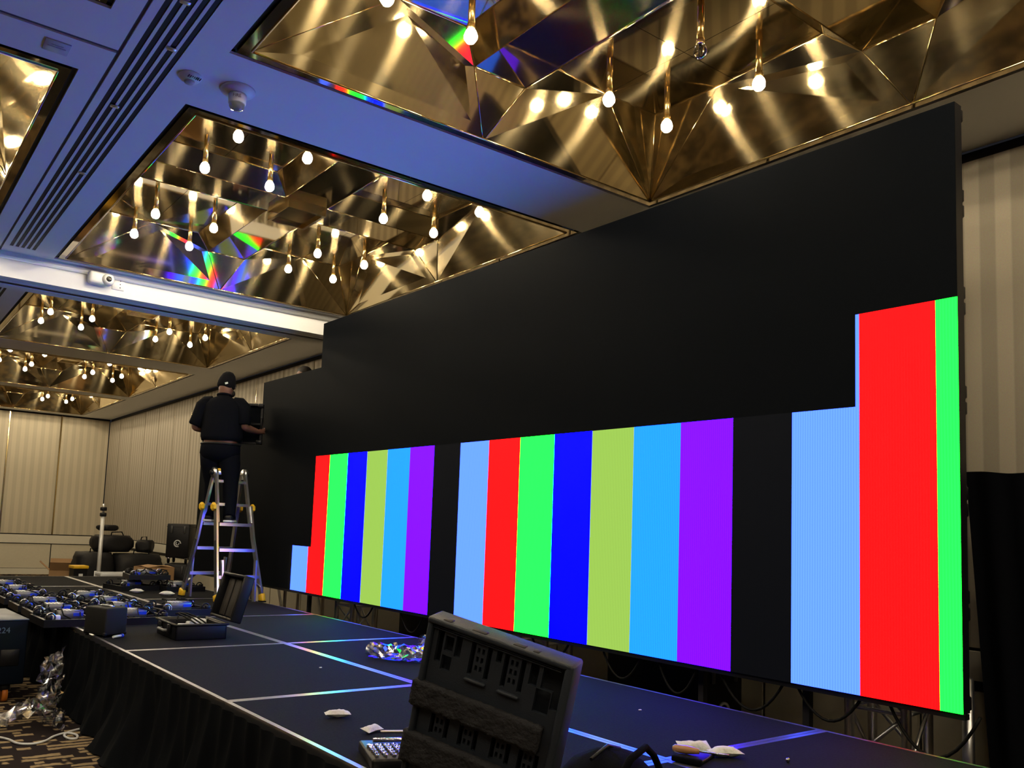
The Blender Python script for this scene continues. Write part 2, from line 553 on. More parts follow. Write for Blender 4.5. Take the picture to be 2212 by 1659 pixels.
for s_ in (-1, 1):
    cp('end_triangle', shell([(0.0, s_ * RY, ZR), (-BW, s_ * BYE, ZB), (BW, s_ * BYE, ZB)]), (0, -s_ * IN, ZT))
    cp('end_triangle', shell([(s_ * RX, 0, ZR), (s_ * BXE, -BW, ZB), (s_ * BXE, BW, ZB)]), (-s_ * IN, 0, ZT))
    cp('beam_underside', shell([(-BW, s_ * BW, ZB), (BW, s_ * BW, ZB), (BW, s_ * BYE, ZB), (-BW, s_ * BYE, ZB)]), (1, 0, 0))
    cp('beam_underside', shell([(s_ * BW, -BW, ZB), (s_ * BW, BW, ZB), (s_ * BXE, BW, ZB), (s_ * BXE, -BW, ZB)]), (0, 1, 0))
    # flange, bead and dark shadow gap
    cp('rim_flange', shell([(-HX, s_ * HY, 0.0), (HX, s_ * HY, 0.0), (RX, s_ * RY, 0.0), (-RX, s_ * RY, 0.0)]), (1, 0, 0))
    cp('rim_flange', shell([(s_ * HX, -HY, 0.0), (s_ * HX, HY, 0.0), (s_ * RX, RY, 0.0), (s_ * RX, -RY, 0.0)]), (0, 1, 0))
    COFFER_PARTS.append(('rim_bead', MB().tube([(-RX, s_ * RY, -0.003), (RX, s_ * RY, -0.003)], 0.006, 6).mesh('rim_bead', BEADM)))
    COFFER_PARTS.append(('rim_bead', MB().tube([(s_ * RX, -RY, -0.003), (s_ * RX, RY, -0.003)], 0.006, 6).mesh('rim_bead', BEADM)))
    COFFER_PARTS.append(('shadow_gap', MB().mm((-HX - GAP, s_ * (HY + 0.002), 0.015), (HX + GAP, s_ * (HY + GAP), 0.03)).mesh('shadow_gap', BLACK)))
    COFFER_PARTS.append(('shadow_gap', MB().mm((s_ * (HX + 0.002), -HY - GAP, 0.015), (s_ * (HX + GAP), HY + GAP, 0.03)).mesh('shadow_gap', BLACK)))
def bead(pts, r=0.0045):
    COFFER_PARTS.append(('seam_bead', MB().tube(pts, r, 6).mesh('seam_bead', BEADM)))
for sx in (-1, 1):
    for sy in (-1, 1):
        b1 = (sx * BW, sy * BYE, ZB - .002); b2 = (sx * BT, sy * TY, ZT - .002); c_ = (sx * TX, sy * TY, ZT - .002); rc = (sx * RX, sy * RY, ZR)
        d1 = (sx * BXE, sy * BW, ZB - .002); d2 = (sx * TX, sy * BT, ZT - .002); e_ = (sx * BT, sy * BT, ZT - .002)
        bead([(sx * 0.008, sy * RY, ZR), b1, b2, (sx * MXF, sy * (TY + 0.022), ZT - .002), c_])
        bead([(sx * RX, sy * 0.008, ZR), d1, d2, (sx * (TX + 0.022), sy * MYF, ZT - .002), c_])
        bead([rc, (sx * MXF, sy * (TY + 0.022), ZT - .002)], 0.003); bead([rc, (sx * (TX + 0.022), sy * MYF, ZT - .002)], 0.003); bead([rc, c_], 0.003)
        bead([b2, e_, d2], 0.003); bead([b1, (sx * BW, sy * BW, ZB - .002), d1], 0.003)
for s_ in (-1, 1):
    bead([(-BW, s_ * BYE, ZB - .002), (BW, s_ * BYE, ZB - .002)]); bead([(s_ * BXE, -BW, ZB - .002), (s_ * BXE, BW, ZB - .002)])
cp('beam_crossing', shell([(-BW, -BW, ZB), (BW, -BW, ZB), (BW, BW, ZB), (-BW, BW, ZB)]), (1, 0, 0))
pl = MB()
for s_ in (-1, 1):
    pl.mm((-0.18, s_ * 0.20, 0.255), (0.18, s_ * 0.225, ZB)); pl.mm((s_ * 0.155, -0.20, 0.255), (s_ * 0.18, 0.20, ZB))
COFFER_PARTS.append(('centre_frame', pl.mesh('centre_frame', BRASS_P)))
COFFER_PARTS.append(('centre_plate', MB().mm((-0.155, -0.2, 0.28), (0.155, 0.2, 0.29)).mesh('centre_plate', BRASS_P)))

# pendant bulb: rod from the flat top, socket, glass globe, filament
GLOW = mat('lit_bulb_glass', (1, 0.95, 0.85), 0.2, emit=BULB_COL, estr=BULB)
CLEAR = mat('clear_bulb_glass', (1, 1, 1), 0.02, trans=1.0, ior=1.3)
FIL = mat('filament', (0.7, 0.6, 0.5), 0.4)
rod_me = MB().tube([(0, 0, 0.066), (0, 0, 0.27)], 0.019, 12).mesh('rod', BRASS_R)
sock_me = MB().lathe([(0.021, 0.04), (0.023, 0.045), (0.023, 0.07), (0.019, 0.075)], n=12).mesh('socket', BRASS_R)
gp = [(0.0015, -0.040), (0.022, -0.034), (0.0355, -0.015), (0.037, 0.004), (0.029, 0.027), (0.017, 0.043)]
globe_me = MB().lathe(gp, n=10).mesh('bulb_globe', GLOW)
globe_far = MB().lathe([(0.002, -0.040), (0.030, -0.024), (0.037, 0.002), (0.028, 0.028), (0.017, 0.043)], n=7).mesh('bulb_globe', GLOW)
dead_me = MB().lathe(gp, n=16).mesh('bulb_globe', CLEAR)
fil_me = MB().tube([(-0.006, 0, 0.03), (-0.009, 0, -0.015), (0, 0, -0.02), (0.009, 0, -0.015), (0.006, 0, 0.03)], 0.0015, 5).lathe([(0.006, 0.02), (0.006, 0.042)], n=8).mesh('filament', FIL)

CLAB = {('right', 0): ('brass mirror coffer along the top edge, directly above the screen', 'in the topmost coffer'),
        ('right', 1): ('brass mirror coffer between the fire alarm and the white bulkhead', 'in the coffer before the bulkhead'),
        ('right', 2): ('brass mirror coffer just beyond the white bulkhead', 'in the first coffer past bulkhead'),
        ('right', 3): ('second brass mirror coffer beyond the white bulkhead', 'in the second coffer past bulkhead'),
        ('right', 4): ('farthest brass mirror coffer, next to the far wall', 'in the farthest coffer'),
        ('left', 0): ('brass coffer whose dark corner shows at the top left edge', 'in the top-left corner coffer'),
        ('left', 1): ('glowing brass coffer cut by the left edge beside the ceiling slots', 'in the left-edge glowing coffer'),
        ('left', 2): ('unseen left-bay brass coffer added for light just beyond the bulkhead', 'added in left bay past bulkhead'),
        ('right', 5): ('unseen right-bay brass coffer added for light behind the viewpoint', 'added behind the viewpoint, right bay'),
        ('left', 5): ('unseen left-bay brass coffer added for light behind the viewpoint', 'added behind the viewpoint, left bay'),
        ('left', 3): ('brass coffer of the left bay second beyond the bulkhead', 'in the left bay beyond')}
for b_, i in coffer_list:
    cx, cy = BAYS[b_], CY[i]
    root = thing('ceiling_coffer', CLAB[(b_, i)][0], 'ceiling coffer', (cx, cy, HC), group='brass ceiling coffers')
    for nm, me in COFFER_PARTS:
        put(nm, me, root)
    for ox in (-1.06, -0.53, 0.53, 1.06):
        for oy in (-1.31, -0.63, 0.63, 1.31):
            dead = (b_ == 'right' and i == 0 and abs(ox - 0.53) < .01 and abs(oy - 0.63) < .01)
            row = {-1.31: 'nearest', -0.63: 'second', 0.63: 'third', 1.31: 'farthest'}[oy]
            colm = {-1.06: 'leftmost', -0.53: 'second from left', 0.53: 'third from left', 1.06: 'rightmost'}[ox]
            lab = 'unlit clear globe bulb on a brass rod above the screen' if dead else 'lit globe bulb, ' + colm + ' of the ' + row + ' row ' + CLAB[(b_, i)][1]
            t = thing('pendant_bulb', lab, 'lamp', (cx + ox, cy + oy, HC + 0.21), group=None if dead else 'bulbs ' + CLAB[(b_, i)][1])
            put('rod', rod_me, t); put('socket', sock_me, t)
            if dead:
                g = put('bulb_globe', dead_me, t); put('filament', fil_me, g)
            else:
                put('bulb_globe', globe_me if i < 2 else globe_far, t)

# ------------------------------------------------------------------ LED video wall
AL = 0.0206
DL = 4.36
PW, PH = 0.1154 * DL, 0.1137 * DL
T0, ZL0 = 0.414 * DL, 0.785
nL = Vector((cos(AL), sin(AL), 0)); tL = Vector((-sin(AL), cos(AL), 0))
led = thing('led_video_wall', 'tall black video wall showing vertical colour bars at the bottom', 'video wall', tuple(nL * DL + tL * T0 + Vector((0, 0, ZL0))), AL)

def led_mat():
    m, nt, b = nodes_of('led_screen_colour_bars')
    N, L = nt.nodes, nt.links
    tc = N.new('ShaderNodeTexCoord'); tc.object = led
    sp = N.new('ShaderNodeSeparateXYZ'); L.new(tc.outputs['Object'], sp.inputs[0])
    # local y -> phase of the eight bar pattern
    per = 0.7020 * DL
    off = (0.437 - 0.414) * DL      # right edge of the red bar
    sub = N.new('ShaderNodeMath'); sub.operation = 'SUBTRACT'; sub.inputs[1].default_value = off - per
    L.new(sp.outputs['Y'], sub.inputs[0])
    dv = N.new('ShaderNodeMath'); dv.operation = 'DIVIDE'; dv.inputs[1].default_value = per
    L.new(sub.outputs[0], dv.inputs[0])
    fr = N.new('ShaderNodeMath'); fr.operation = 'FRACT'; L.new(dv.outputs[0], fr.inputs[0])
    rp = N.new('ShaderNodeValToRGB'); cr = rp.color_ramp; cr.interpolation = 'CONSTANT'
    # red, white, black, purple, cyan, yellow, blue, green  (bright channel of each bar is over range)
    cols = [(4.0, 0.008, 0.010), (0.17, 0.44, 6.0), (0.002, 0.002, 0.003), (0.28, 0.004, 9.0), (0.020, 0.43, 8.0), (0.38, 0.66, 0.10), (0.0, 0.0, 16.0), (0.03, 9.0, 0.14)]
    while len(cr.elements) < 8: cr.elements.new(0.5)
    for k, c in enumerate(cols):
        cr.elements[k].position = k / 8.0
        cr.elements[k].color = (*c, 1)
    L.new(fr.outputs[0], rp.inputs[0])
    # faint pixel-column texture
    wv = N.new('ShaderNodeTexWave'); wv.wave_type = 'BANDS'; wv.bands_direction = 'Y'
    wv.inputs['Scale'].default_value = 22.0; wv.inputs['Distortion'].default_value = 0.6; wv.inputs['Detail'].default_value = 1
    wv.inputs['Detail Scale'].default_value = 0.3
    L.new(tc.outputs['Object'], wv.inputs['Vector'])
    mr = N.new('ShaderNodeMapRange'); mr.inputs['To Min'].default_value = 0.86; mr.inputs['To Max'].default_value = 1.08
    L.new(wv.outputs['Fac'], mr.inputs['Value'])
    vm = N.new('ShaderNodeVectorMath'); vm.operation = 'SCALE'
    L.new(rp.outputs['Color'], vm.inputs[0]); L.new(mr.outputs['Result'], vm.inputs['Scale'])
    b.inputs['Base Color'].default_value = (0.0024, 0.0034, 0.0052, 1)
    b.inputs['Specular IOR Level'].default_value = 0.04
    b.inputs['Roughness'].default_value = 0.6
    L.new(vm.outputs[0], b.inputs['Emission Color'])
    b.inputs['Emission Strength'].default_value = 1.0
    return m
LEDLIT = led_mat()
LEDOFF = mat('led_screen_off', (0.0024, 0.0034, 0.0054), 0.6, spec=0.03, noise=0.03, nscale=2)
def panel_mesh(lit):
    mb = MB()
    g = 0.0
    mb.mm((0.004, g, g), (0.075, PW - g, PH - g), 0)
    mb.mm((0.0, g, g), (0.004, PW - g, PH - g), 1)
    return mb.mesh('led_panel', [BLACK2, LEDLIT if lit else LEDOFF])
P_LIT, P_OFF = panel_mesh(True), panel_mesh(False)
lk = MB().rbox((0.093, 0.03, 0.04), (0.04, 0.05, 0.07), 0.008, 1).rbox((0.093, 0.03, PH - 0.04), (0.04, 0.05, 0.07), 0.008, 1).mesh('corner_lock', BLACK2)
hd = MB().tube([(0.07, 0.03, 0.14), (0.115, 0.03, 0.16), (0.115, 0.03, 0.24), (0.07, 0.03, 0.26)], 0.012, 8).rbox((0.09, 0.03, 0.31), (0.03, 0.04, 0.10), 0.006, 1).mesh('handle', BLACK2)
pbx = MB().rbox((0.105, PW / 2, PH / 2), (0.06, 0.20, 0.26), 0.008, 1).mesh('power_box', BLACK2)
for c in range(20):
    rows = 6 if c < 13 else 5 if c < 16 else 4
    for r in range(rows):
        lit = (r < 3 and c < 13) or (c == 0 and r == 3) or (c == 13 and r == 0)
        p = put('led_panel', P_LIT if lit else P_OFF, led, (0, c * PW, r * PH))
        if c == 0:
            put('corner_lock', lk, p); put('handle', hd, p)
        put('power_box', pbx, p)
for c in range(1, 20, 1):
    if c % 2 == 0: continue
    z = -0.0
# steel hanging bar under the lowest row
MB().mm((0.02, 0.0, -0.03), (0.07, 20 * PW, -0.004)).build('base_bar', BLACK2, led)

# truss towers standing behind the wall
def truss(name_label, x, y, rz, h, s=0.29):
    t = thing('truss_tower', name_label, 'truss', (x, y, 0), rz, group='aluminium truss towers behind the screen')
    for ax in (-1, 1):
        for ay in (-1, 1):
            MB().tube([(ax * s / 2, ay * s / 2, 0.02), (ax * s / 2, ay * s / 2, h)], 0.025, 12).build('chord', ALU, t)
    step = 0.3
    n = int(h / step)
    k = 0
    for i in range(n):
        z0, z1 = 0.08 + i * step, 0.08 + (i + 1) * step
        for (a, b_) in (((-1, -1), (1, -1)), ((1, 1), (-1, 1)), ((-1, 1), (-1, -1)), ((1, -1), (1, 1))):
            p, q = (a, b_) if i % 2 else (b_, a)
            MB().tube([(p[0] * s / 2, p[1] * s / 2, z0), (q[0] * s / 2, q[1] * s / 2, z1)], 0.011, 8).build('brace', ALU, t)
            if i % 3 == 1:
                MB().tube([(p[0] * s / 2, p[1] * s / 2, z1), (q[0] * s / 2, q[1] * s / 2, z1)], 0.011, 8).build('brace', ALU, t)
    MB().rbox((0, 0, 0.01), (0.42, 0.42, 0.02), 0.004, 1).build('base_plate', STEEL, t)
    return t
for lab, yy in (('aluminium truss tower under the red and green bars at the right', 2.44), ('aluminium truss tower behind the middle colour bar block', 5.15), ('aluminium truss tower behind the left colour bar block', 8.1), ('aluminium truss tower nearest the ladder, behind the screen', 11.3)):
    truss(lab, 4.72 - AL * (yy - 2), yy, AL + 0.08, 3.0)
# black support posts
for lab, yy in (('black steel post under the black gap right of the purple bar', 3.53), ('black steel post beside the right truss tower', 2.82), ('black steel post below the left purple bar', 6.3), ('black steel post at the left end of the bars', 8.9)):
    t = thing('support_post', lab, 'post', (4.58 - AL * (yy - 2), yy, 0))
    MB().mm((-0.02, -0.02, 0), (0.02, 0.02, 2.6)).build('upright', BLACK, t)
    MB().rbox((0, 0, 0.01), (0.3, 0.3, 0.02), 0.003, 1).build('foot', BLACK, t)
# hanging cables below the wall
def sag(p, q, d, n=12):
    p, q = Vector(p), Vector(q)
    return [p.lerp(q, i / n) - Vector((0, 0, d * 4 * (i / n) * (1 - i / n))) for i in range(n + 1)]
cab = [(2.40, 2.78, 0.30, 'under the right white bar'), (2.84, 3.28, 0.36, 'under the right black gap'), (3.42, 3.74, 0.36, 'under the purple bar of the middle block'),
       (3.86, 4.22, 0.33, 'under the cyan bar of the middle block'), (4.52, 4.95, 0.30, 'under the blue bar of the middle block'), (5.9, 6.25, 0.30, 'under the black gap between the blocks'),
       (6.35, 6.75, 0.34, 'under the cyan bar of the left block'), (7.2, 7.6, 0.26, 'under the blue bar of the left block'), (1.85, 2.28, 0.42, 'beside the rightmost truss')]
for ya, yb, d, w in cab:
    x = 4.39 - AL * (ya - 2)
    o = MB().tube(sag((x, ya, 0.775), (x, yb, 0.775), d * 0.55), 0.008, 8).build('signal_cable', RUBBER)
    tag(o, 'black cable loop hanging ' + w, 'cable', 'cable loops below the screen')
# round drape-base pole at right
t = thing('upright_pole', 'grey metal pole standing below the green bar at the right', 'pole', (4.72, 2.045, 0))
MB().tube([(0, 0, 0.02), (0, 0, 0.9)], 0.028, 14).build('tube', ALU, t)
MB().lathe([(0.10, 0.0), (0.10, 0.012), (0.05, 0.02)], n=20).build('foot', BLACK, t)

# black drape at right
def drape(name, pts, z0, z1, amp, wl, material, label, cat, lean=0.0, n_per=10, flare=0.0, wavy=0.0):
    P = [Vector(p) for p in pts]
    L_ = sum((P[i + 1] - P[i]).length for i in range(len(P) - 1))
    d = (P[-1] - P[0]).normalized(); nrm = Vector((-d.y, d.x, 0))
    nn = int(L_ / wl * n_per); V, F = [], []
    zs = 14
    for j in range(zs + 1):
        fz = j / zs
        for i in range(nn + 1):
            s_ = L_ * i / nn
            ph = 2 * pi * s_ / wl + 0.6 * sin(s_ * 3.1)
            a = amp * (0.35 + 0.65 * (1 - fz)) + flare * (1 - fz) * 0.4 * (1 + sin(s_ * 2.3 + 1))
            off = a * sin(ph) + flare * (1 - fz) ** 2
            z = z0 + (z1 - z0) * fz + (wavy * sin(ph * 0.37 + 1) if j == zs else 0)
            V.append(P[0] + d * (s_ + lean * (1 - fz)) + nrm * off + Vector((0, 0, z)))
    w = nn + 1
    for j in range(zs):
        for i in range(nn):
            F.append((j * w + i, j * w + i + 1, (j + 1) * w + i + 1, (j + 1) * w + i))
    o = MB().add(V, F, 0, True).build(name, material)
    return tag(o, label, cat)
drape('black_drape', [(5.0, 2.16, 0), (5.0, -1.2, 0)], 0.02, 1.965, 0.03, 0.16, BLACKF, 'black pipe-and-drape curtain at the right edge beside the screen', 'curtain', lean=0.12, wavy=0.008)

# ------------------------------------------------------------------ stage
ST = 0.61
YAW_S = 0.018
stage = thing('stage_platform', 'low black carpeted stage of clamped decks in front of the screen', 'stage', (1.70, 3.0, 0), YAW_S)
def stage_carpet():
    m, nt, b = nodes_of('stage_carpet')
    N, L = nt.nodes, nt.links
    tc = N.new('ShaderNodeTexCoord')
    n1 = N.new('ShaderNodeTexNoise'); n1.inputs['Scale'].default_value = 90; n1.inputs['Detail'].default_value = 6
    L.new(tc.outputs['Object'], n1.inputs['Vector'])
    rp = N.new('ShaderNodeValToRGB')
    rp.color_ramp.elements[0].position = 0.3; rp.color_ramp.elements[1].position = 0.85
    rp.color_ramp.elements[0].color = (0.0058, 0.0062, 0.0080, 1); rp.color_ramp.elements[1].color = (0.0125, 0.0132, 0.0165, 1)
    L.new(n1.outputs['Fac'], rp.inputs[0]); L.new(rp.outputs['Color'], b.inputs['Base Color'])
    b.inputs['Roughness'].default_value = 0.9; b.inputs['Specular IOR Level'].default_value = 0.06
    bp = N.new('ShaderNodeBump'); bp.inputs['Strength'].default_value = 0.4; bp.inputs['Distance'].default_value = 0.004
    L.new(n1.outputs['Fac'], bp.inputs['Height']); L.new(bp.outputs['Normal'], b.inputs['Normal'])
    return m
SCARP = stage_carpet()
TRIM = mat('deck_edge_aluminium', (0.62, 0.62, 0.64), 0.33, 1.0, noise=0.1, nscale=30)
DX, DY = 1.22, 1.83
top_me = MB().rbox((DX / 2, DY / 2, ST - 0.05), (DX - 0.056, DY - 0.056, 0.10), 0.003, 1, smooth=False).mesh('deck_top', SCARP)
tr_l = MB().mm((0.0025, 0.002, ST - 0.11), (0.028, DY - 0.002, ST - 0.001)).mesh('edge_trim', TRIM)
tr_r = MB().mm((DX - 0.028, 0.002, ST - 0.11), (DX - 0.0025, DY - 0.002, ST - 0.001)).mesh('edge_trim', TRIM)
tr_n = MB().mm((0.028, 0.0025, ST - 0.11), (DX - 0.028, 0.028, ST - 0.001)).mesh('edge_trim', TRIM)
tr_f = MB().mm((0.028, DY - 0.028, ST - 0.11), (DX - 0.028, DY - 0.0025, ST - 0.001)).mesh('edge_trim', TRIM)
leg_me = MB().tube([(0, 0, 0), (0, 0, ST - 0.1)], 0.024, 10).mesh('leg', ALU)
for j in range(-2, 5):
    for i in range(2):
        y0 = (6.09 - 3.0) + (j - 1) * DY
        dk = put('deck', top_me, stage, (i * DX, y0, 0))
        for me in (tr_l, tr_r, tr_n, tr_f): put('edge_trim', me, dk)
        for lx in (0.12, DX - 0.12):
            for ly in (0.12, DY - 0.12):
                put('leg', leg_me, dk, (lx, ly, 0))
def on_stage(x, y):   # world x,y -> same, stage height
    return (x, y, ST)

# skirt: pleated cloth hung along the front edge, bunched where it meets the carpet
def skirt():
    y0, y1 = -2.3, 13.2
    wl = 0.155
    nn = int((y1 - y0) / wl * 8)
    zs = 16
    V, F = [], []
    for j in range(zs + 1):
        fz = j / zs
        for i in range(nn + 1):
            s_ = y0 + (y1 - y0) * i / nn
            xb = 1.70 - YAW_S * (s_ - 3.0) - 0.012
            ph = 2 * pi * s_ / wl
            tri = abs(((s_ / wl) % 1) - 0.5) * 2
            pleat = 0.022 * (tri ** 2) * (1 - 0.2 * fz)
            low = (1 - fz)
            wob = 0.035 * low * sin(s_ * 9.1 + 1.2 * sin(s_ * 3.7)) + 0.03 * low * sin(s_ * 17.0 + 4 * fz)
            puddle = 0.20 * math.exp(-((s_ - 5.9) / 0.42) ** 2) + 0.05 * (1 + sin(s_ * 2.9))
            out = pleat + wob + low ** 2.2 * puddle + 0.01
            z = 0.012 + (ST - 0.034) * fz
            if fz < 0.12:
                z = 0.012 + (ST - 0.034) * fz * 0.5 + 0.015 * (1 + sin(s_ * 13)) * fz * 8
            sh = 0.10 * low * sin(s_ * 1.9 + 0.5)
            V.append((xb - out, s_ + sh, z))
    w = nn + 1
    for j in range(zs):
        for i in range(nn):
            F.append((j * w + i, j * w + i + 1, (j + 1) * w + i + 1, (j + 1) * w + i))
    o = MB().add(V, F, 0, True).build('stage_skirt', mat('skirt_cloth', (0.006, 0.007, 0.009), 0.85, spec=0.05))
    tag(o, 'black pleated cloth skirt hanging along the stage front', 'skirt')
skirt()

# ------------------------------------------------------------------ ladder
def beam(mb, p, q, w, d, side=Vector((1, 0, 0)), mi=0):
    p, q = Vector(p), Vector(q)
    t = (q - p).normalized()
    a = side - t * side.dot(t); a.normalize()
    b = t.cross(a)
    V = []
    for pt in (p, q):
        for (i, j) in ((-1, -1), (1, -1), (1, 1), (-1, 1)):
            V.append(pt + a * (w / 2 * i) + b * (d / 2 * j))
    return mb.add(V, [(3, 2, 1, 0), (4, 5, 6, 7), (0, 1, 5, 4), (1, 2, 6, 5), (2, 3, 7, 6), (3, 0, 4, 7)], mi)

DARKL = mat('ladder_label', (0.03, 0.03, 0.035), 0.5)
def ladder(label, loc, rz):
    t = thing('folding_ladder', label, 'ladder', loc, rz)
    Ht = 1.47
    for sy in (-1, 1):
        for sx in (-1, 1):
            top = Vector((sx * 0.185, sy * 0.035, Ht))
            kn = Vector((sx * 0.20, sy * 0.145, 1.06))
            mid = Vector((sx * 0.215, sy * 0.23, 0.72))
            ft = Vector((sx * 0.285, sy * 0.43, 0.03))
            beam(MB(), top, kn.lerp(mid, 0.5), 0.026, 0.05).build('upper_rail', ALU, t)
            lo = MB()
            k0 = kn + Vector((sx * 0.022, 0, 0.03)); m0 = mid + Vector((sx * 0.02, 0, 0))
            beam(lo, k0, m0, 0.024, 0.066); beam(lo, m0, ft, 0.024, 0.066)
            lr = lo.build('lower_rail', ALU, t)
            lb = MB()
            side = Vector((sx * 0.0135, 0, 0))
            beam(lb, m0.lerp(ft, 0.05) + side, m0.lerp(ft, 0.8) + side, 0.003, 0.045)
            lb.build('sticker', DARKL, lr)
            # inner straight foot of the upper section
            beam(MB(), mid + Vector((0, 0, -0.25)) + Vector((0, sy * 0.13, 0)), Vector((sx * 0.20, sy * 0.40, 0.0)), 0.022, 0.05).build('inner_leg', ALU, t)
            # feet
            MB().rbox(ft + Vector((0, 0, 0.015)), (0.05, 0.09, 0.09), 0.008, 1, rot=(sy * 0.3, 0, 0)).build('foot', YELLOW, t)
            MB().rbox(ft + Vector((0, sy * 0.012, -0.022)), (0.055, 0.10, 0.016), 0.004, 1).build('foot_pad', RUBBER, t)
            # lock knob: hexagonal
            k = MB().lathe([(0.03, 0.0), (0.05, 0.004), (0.05, 0.03), (0.035, 0.04)], n=6, smooth=False, rot=Euler((0, sx * pi / 2, 0)).to_matrix(), c=k0 + Vector((sx * 0.012, 0, -0.02)))
            k.build('lock_knob', YELLOW, t)
            # brace of the lowest rung
            beam(MB(), Vector((sx * 0.15, sy * 0.355, 0.275)), ft + Vector((-sx * 0.005, -sy * 0.02, 0.12)), 0.012, 0.03).build('brace', ALU, t)
        for z, w in ((0.28, 0.255), (0.58, 0.225), (0.87, 0.205)):
            yy = sy * (0.43 - (0.43 - 0.035) * (z / Ht))
            beam(MB(), (-w, yy, z), (w, yy, z), 0.075, 0.035, side=Vector((0, 1, 0))).build('rung', ALU, t)
        yy = sy * 0.13
        beam(MB(), (-0.19, yy, 1.10), (0.19, yy, 1.10), 0.06, 0.032, side=Vector((0, 1, 0))).build('rung', ALU, t)
        beam(MB(), (-0.18, sy * 0.06, 1.37), (0.18, sy * 0.06, 1.37), 0.05, 0.03, side=Vector((0, 1, 0))).build('rung', ALU, t)
    for sx in (-1, 1):
        h = MB().lathe([(0.062, -0.02), (0.062, 0.02)], n=18, rot=Euler((0, pi / 2, 0)).to_matrix(), c=(sx * 0.195, 0, Ht)).build('hinge', ALU, t)
        MB().lathe([(0.03, -0.0), (0.026, 0.03), (0.012, 0.035)], n=12, rot=Euler((0, sx * pi / 2, 0)).to_matrix(), c=(sx * 0.213, 0, Ht)).build('hinge_knob', BLACK2, h)
    MB().rbox((-0.08, 0, Ht + 0.035), (0.19, 0.11, 0.028), 0.006, 1).build('top_cap', YELLOW, t)
    MB().rbox((-0.08, 0, Ht - 0.0), (0.18, 0.10, 0.05), 0.006, 1).build('top_tray', ALU, t)
    return t
LAD = (3.69, 9.69, ST)
ladder('aluminium folding ladder with yellow feet and knobs that the man stands on', LAD, 0.128)

# ------------------------------------------------------------------ people
def skin_mesh(name, verts, edges, radii, mats, levels=2, root=0):
    me = bpy.data.meshes.new(name)
    me.from_pydata([tuple(v) for v in verts], edges, [])
    ob = bpy.data.objects.new(name, me)
    COL.objects.link(ob)
    sk = ob.modifiers.new('skin', 'SKIN')
    sk.use_smooth_shade = True
    sv = me.skin_vertices[0].data
    for i, r in enumerate(radii):
        sv[i].radius = r if isinstance(r, tuple) else (r, r)
        sv[i].use_root = (i == root)
    ss = ob.modifiers.new('sub', 'SUBSURF'); ss.levels = levels; ss.render_levels = levels
    bpy.context.view_layer.update()
    out = bpy.data.meshes.new_from_object(ob.evaluated_get(bpy.context.evaluated_depsgraph_get()))
    bpy.data.objects.remove(ob)
    out.materials.clear()
    out.materials.append(mats)
    for p in out.polygons: p.use_smooth = True
    return out

def loft(mb, rings, n=22, mi=0, cap=True):
    V, F = [], []
    for (c, rx, ry, rz) in rings:
        for k in range(n):
            a = 2 * pi * k / n
            p = Vector((rx * cos(a), ry * sin(a), 0))
            p.rotate(Euler((0, 0, rz)))
            V.append(Vector(c) + p)
    for i in range(len(rings) - 1):
        for k in range(n):
            F.append((i * n + k, i * n + (k + 1) % n, (i + 1) * n + (k + 1) % n, (i + 1) * n + k))
    if cap:
        F.append(tuple(range(n))[::-1]); F.append(tuple((len(rings) - 1) * n + k for k in range(n)))
    return mb.add(V, F, mi, True)

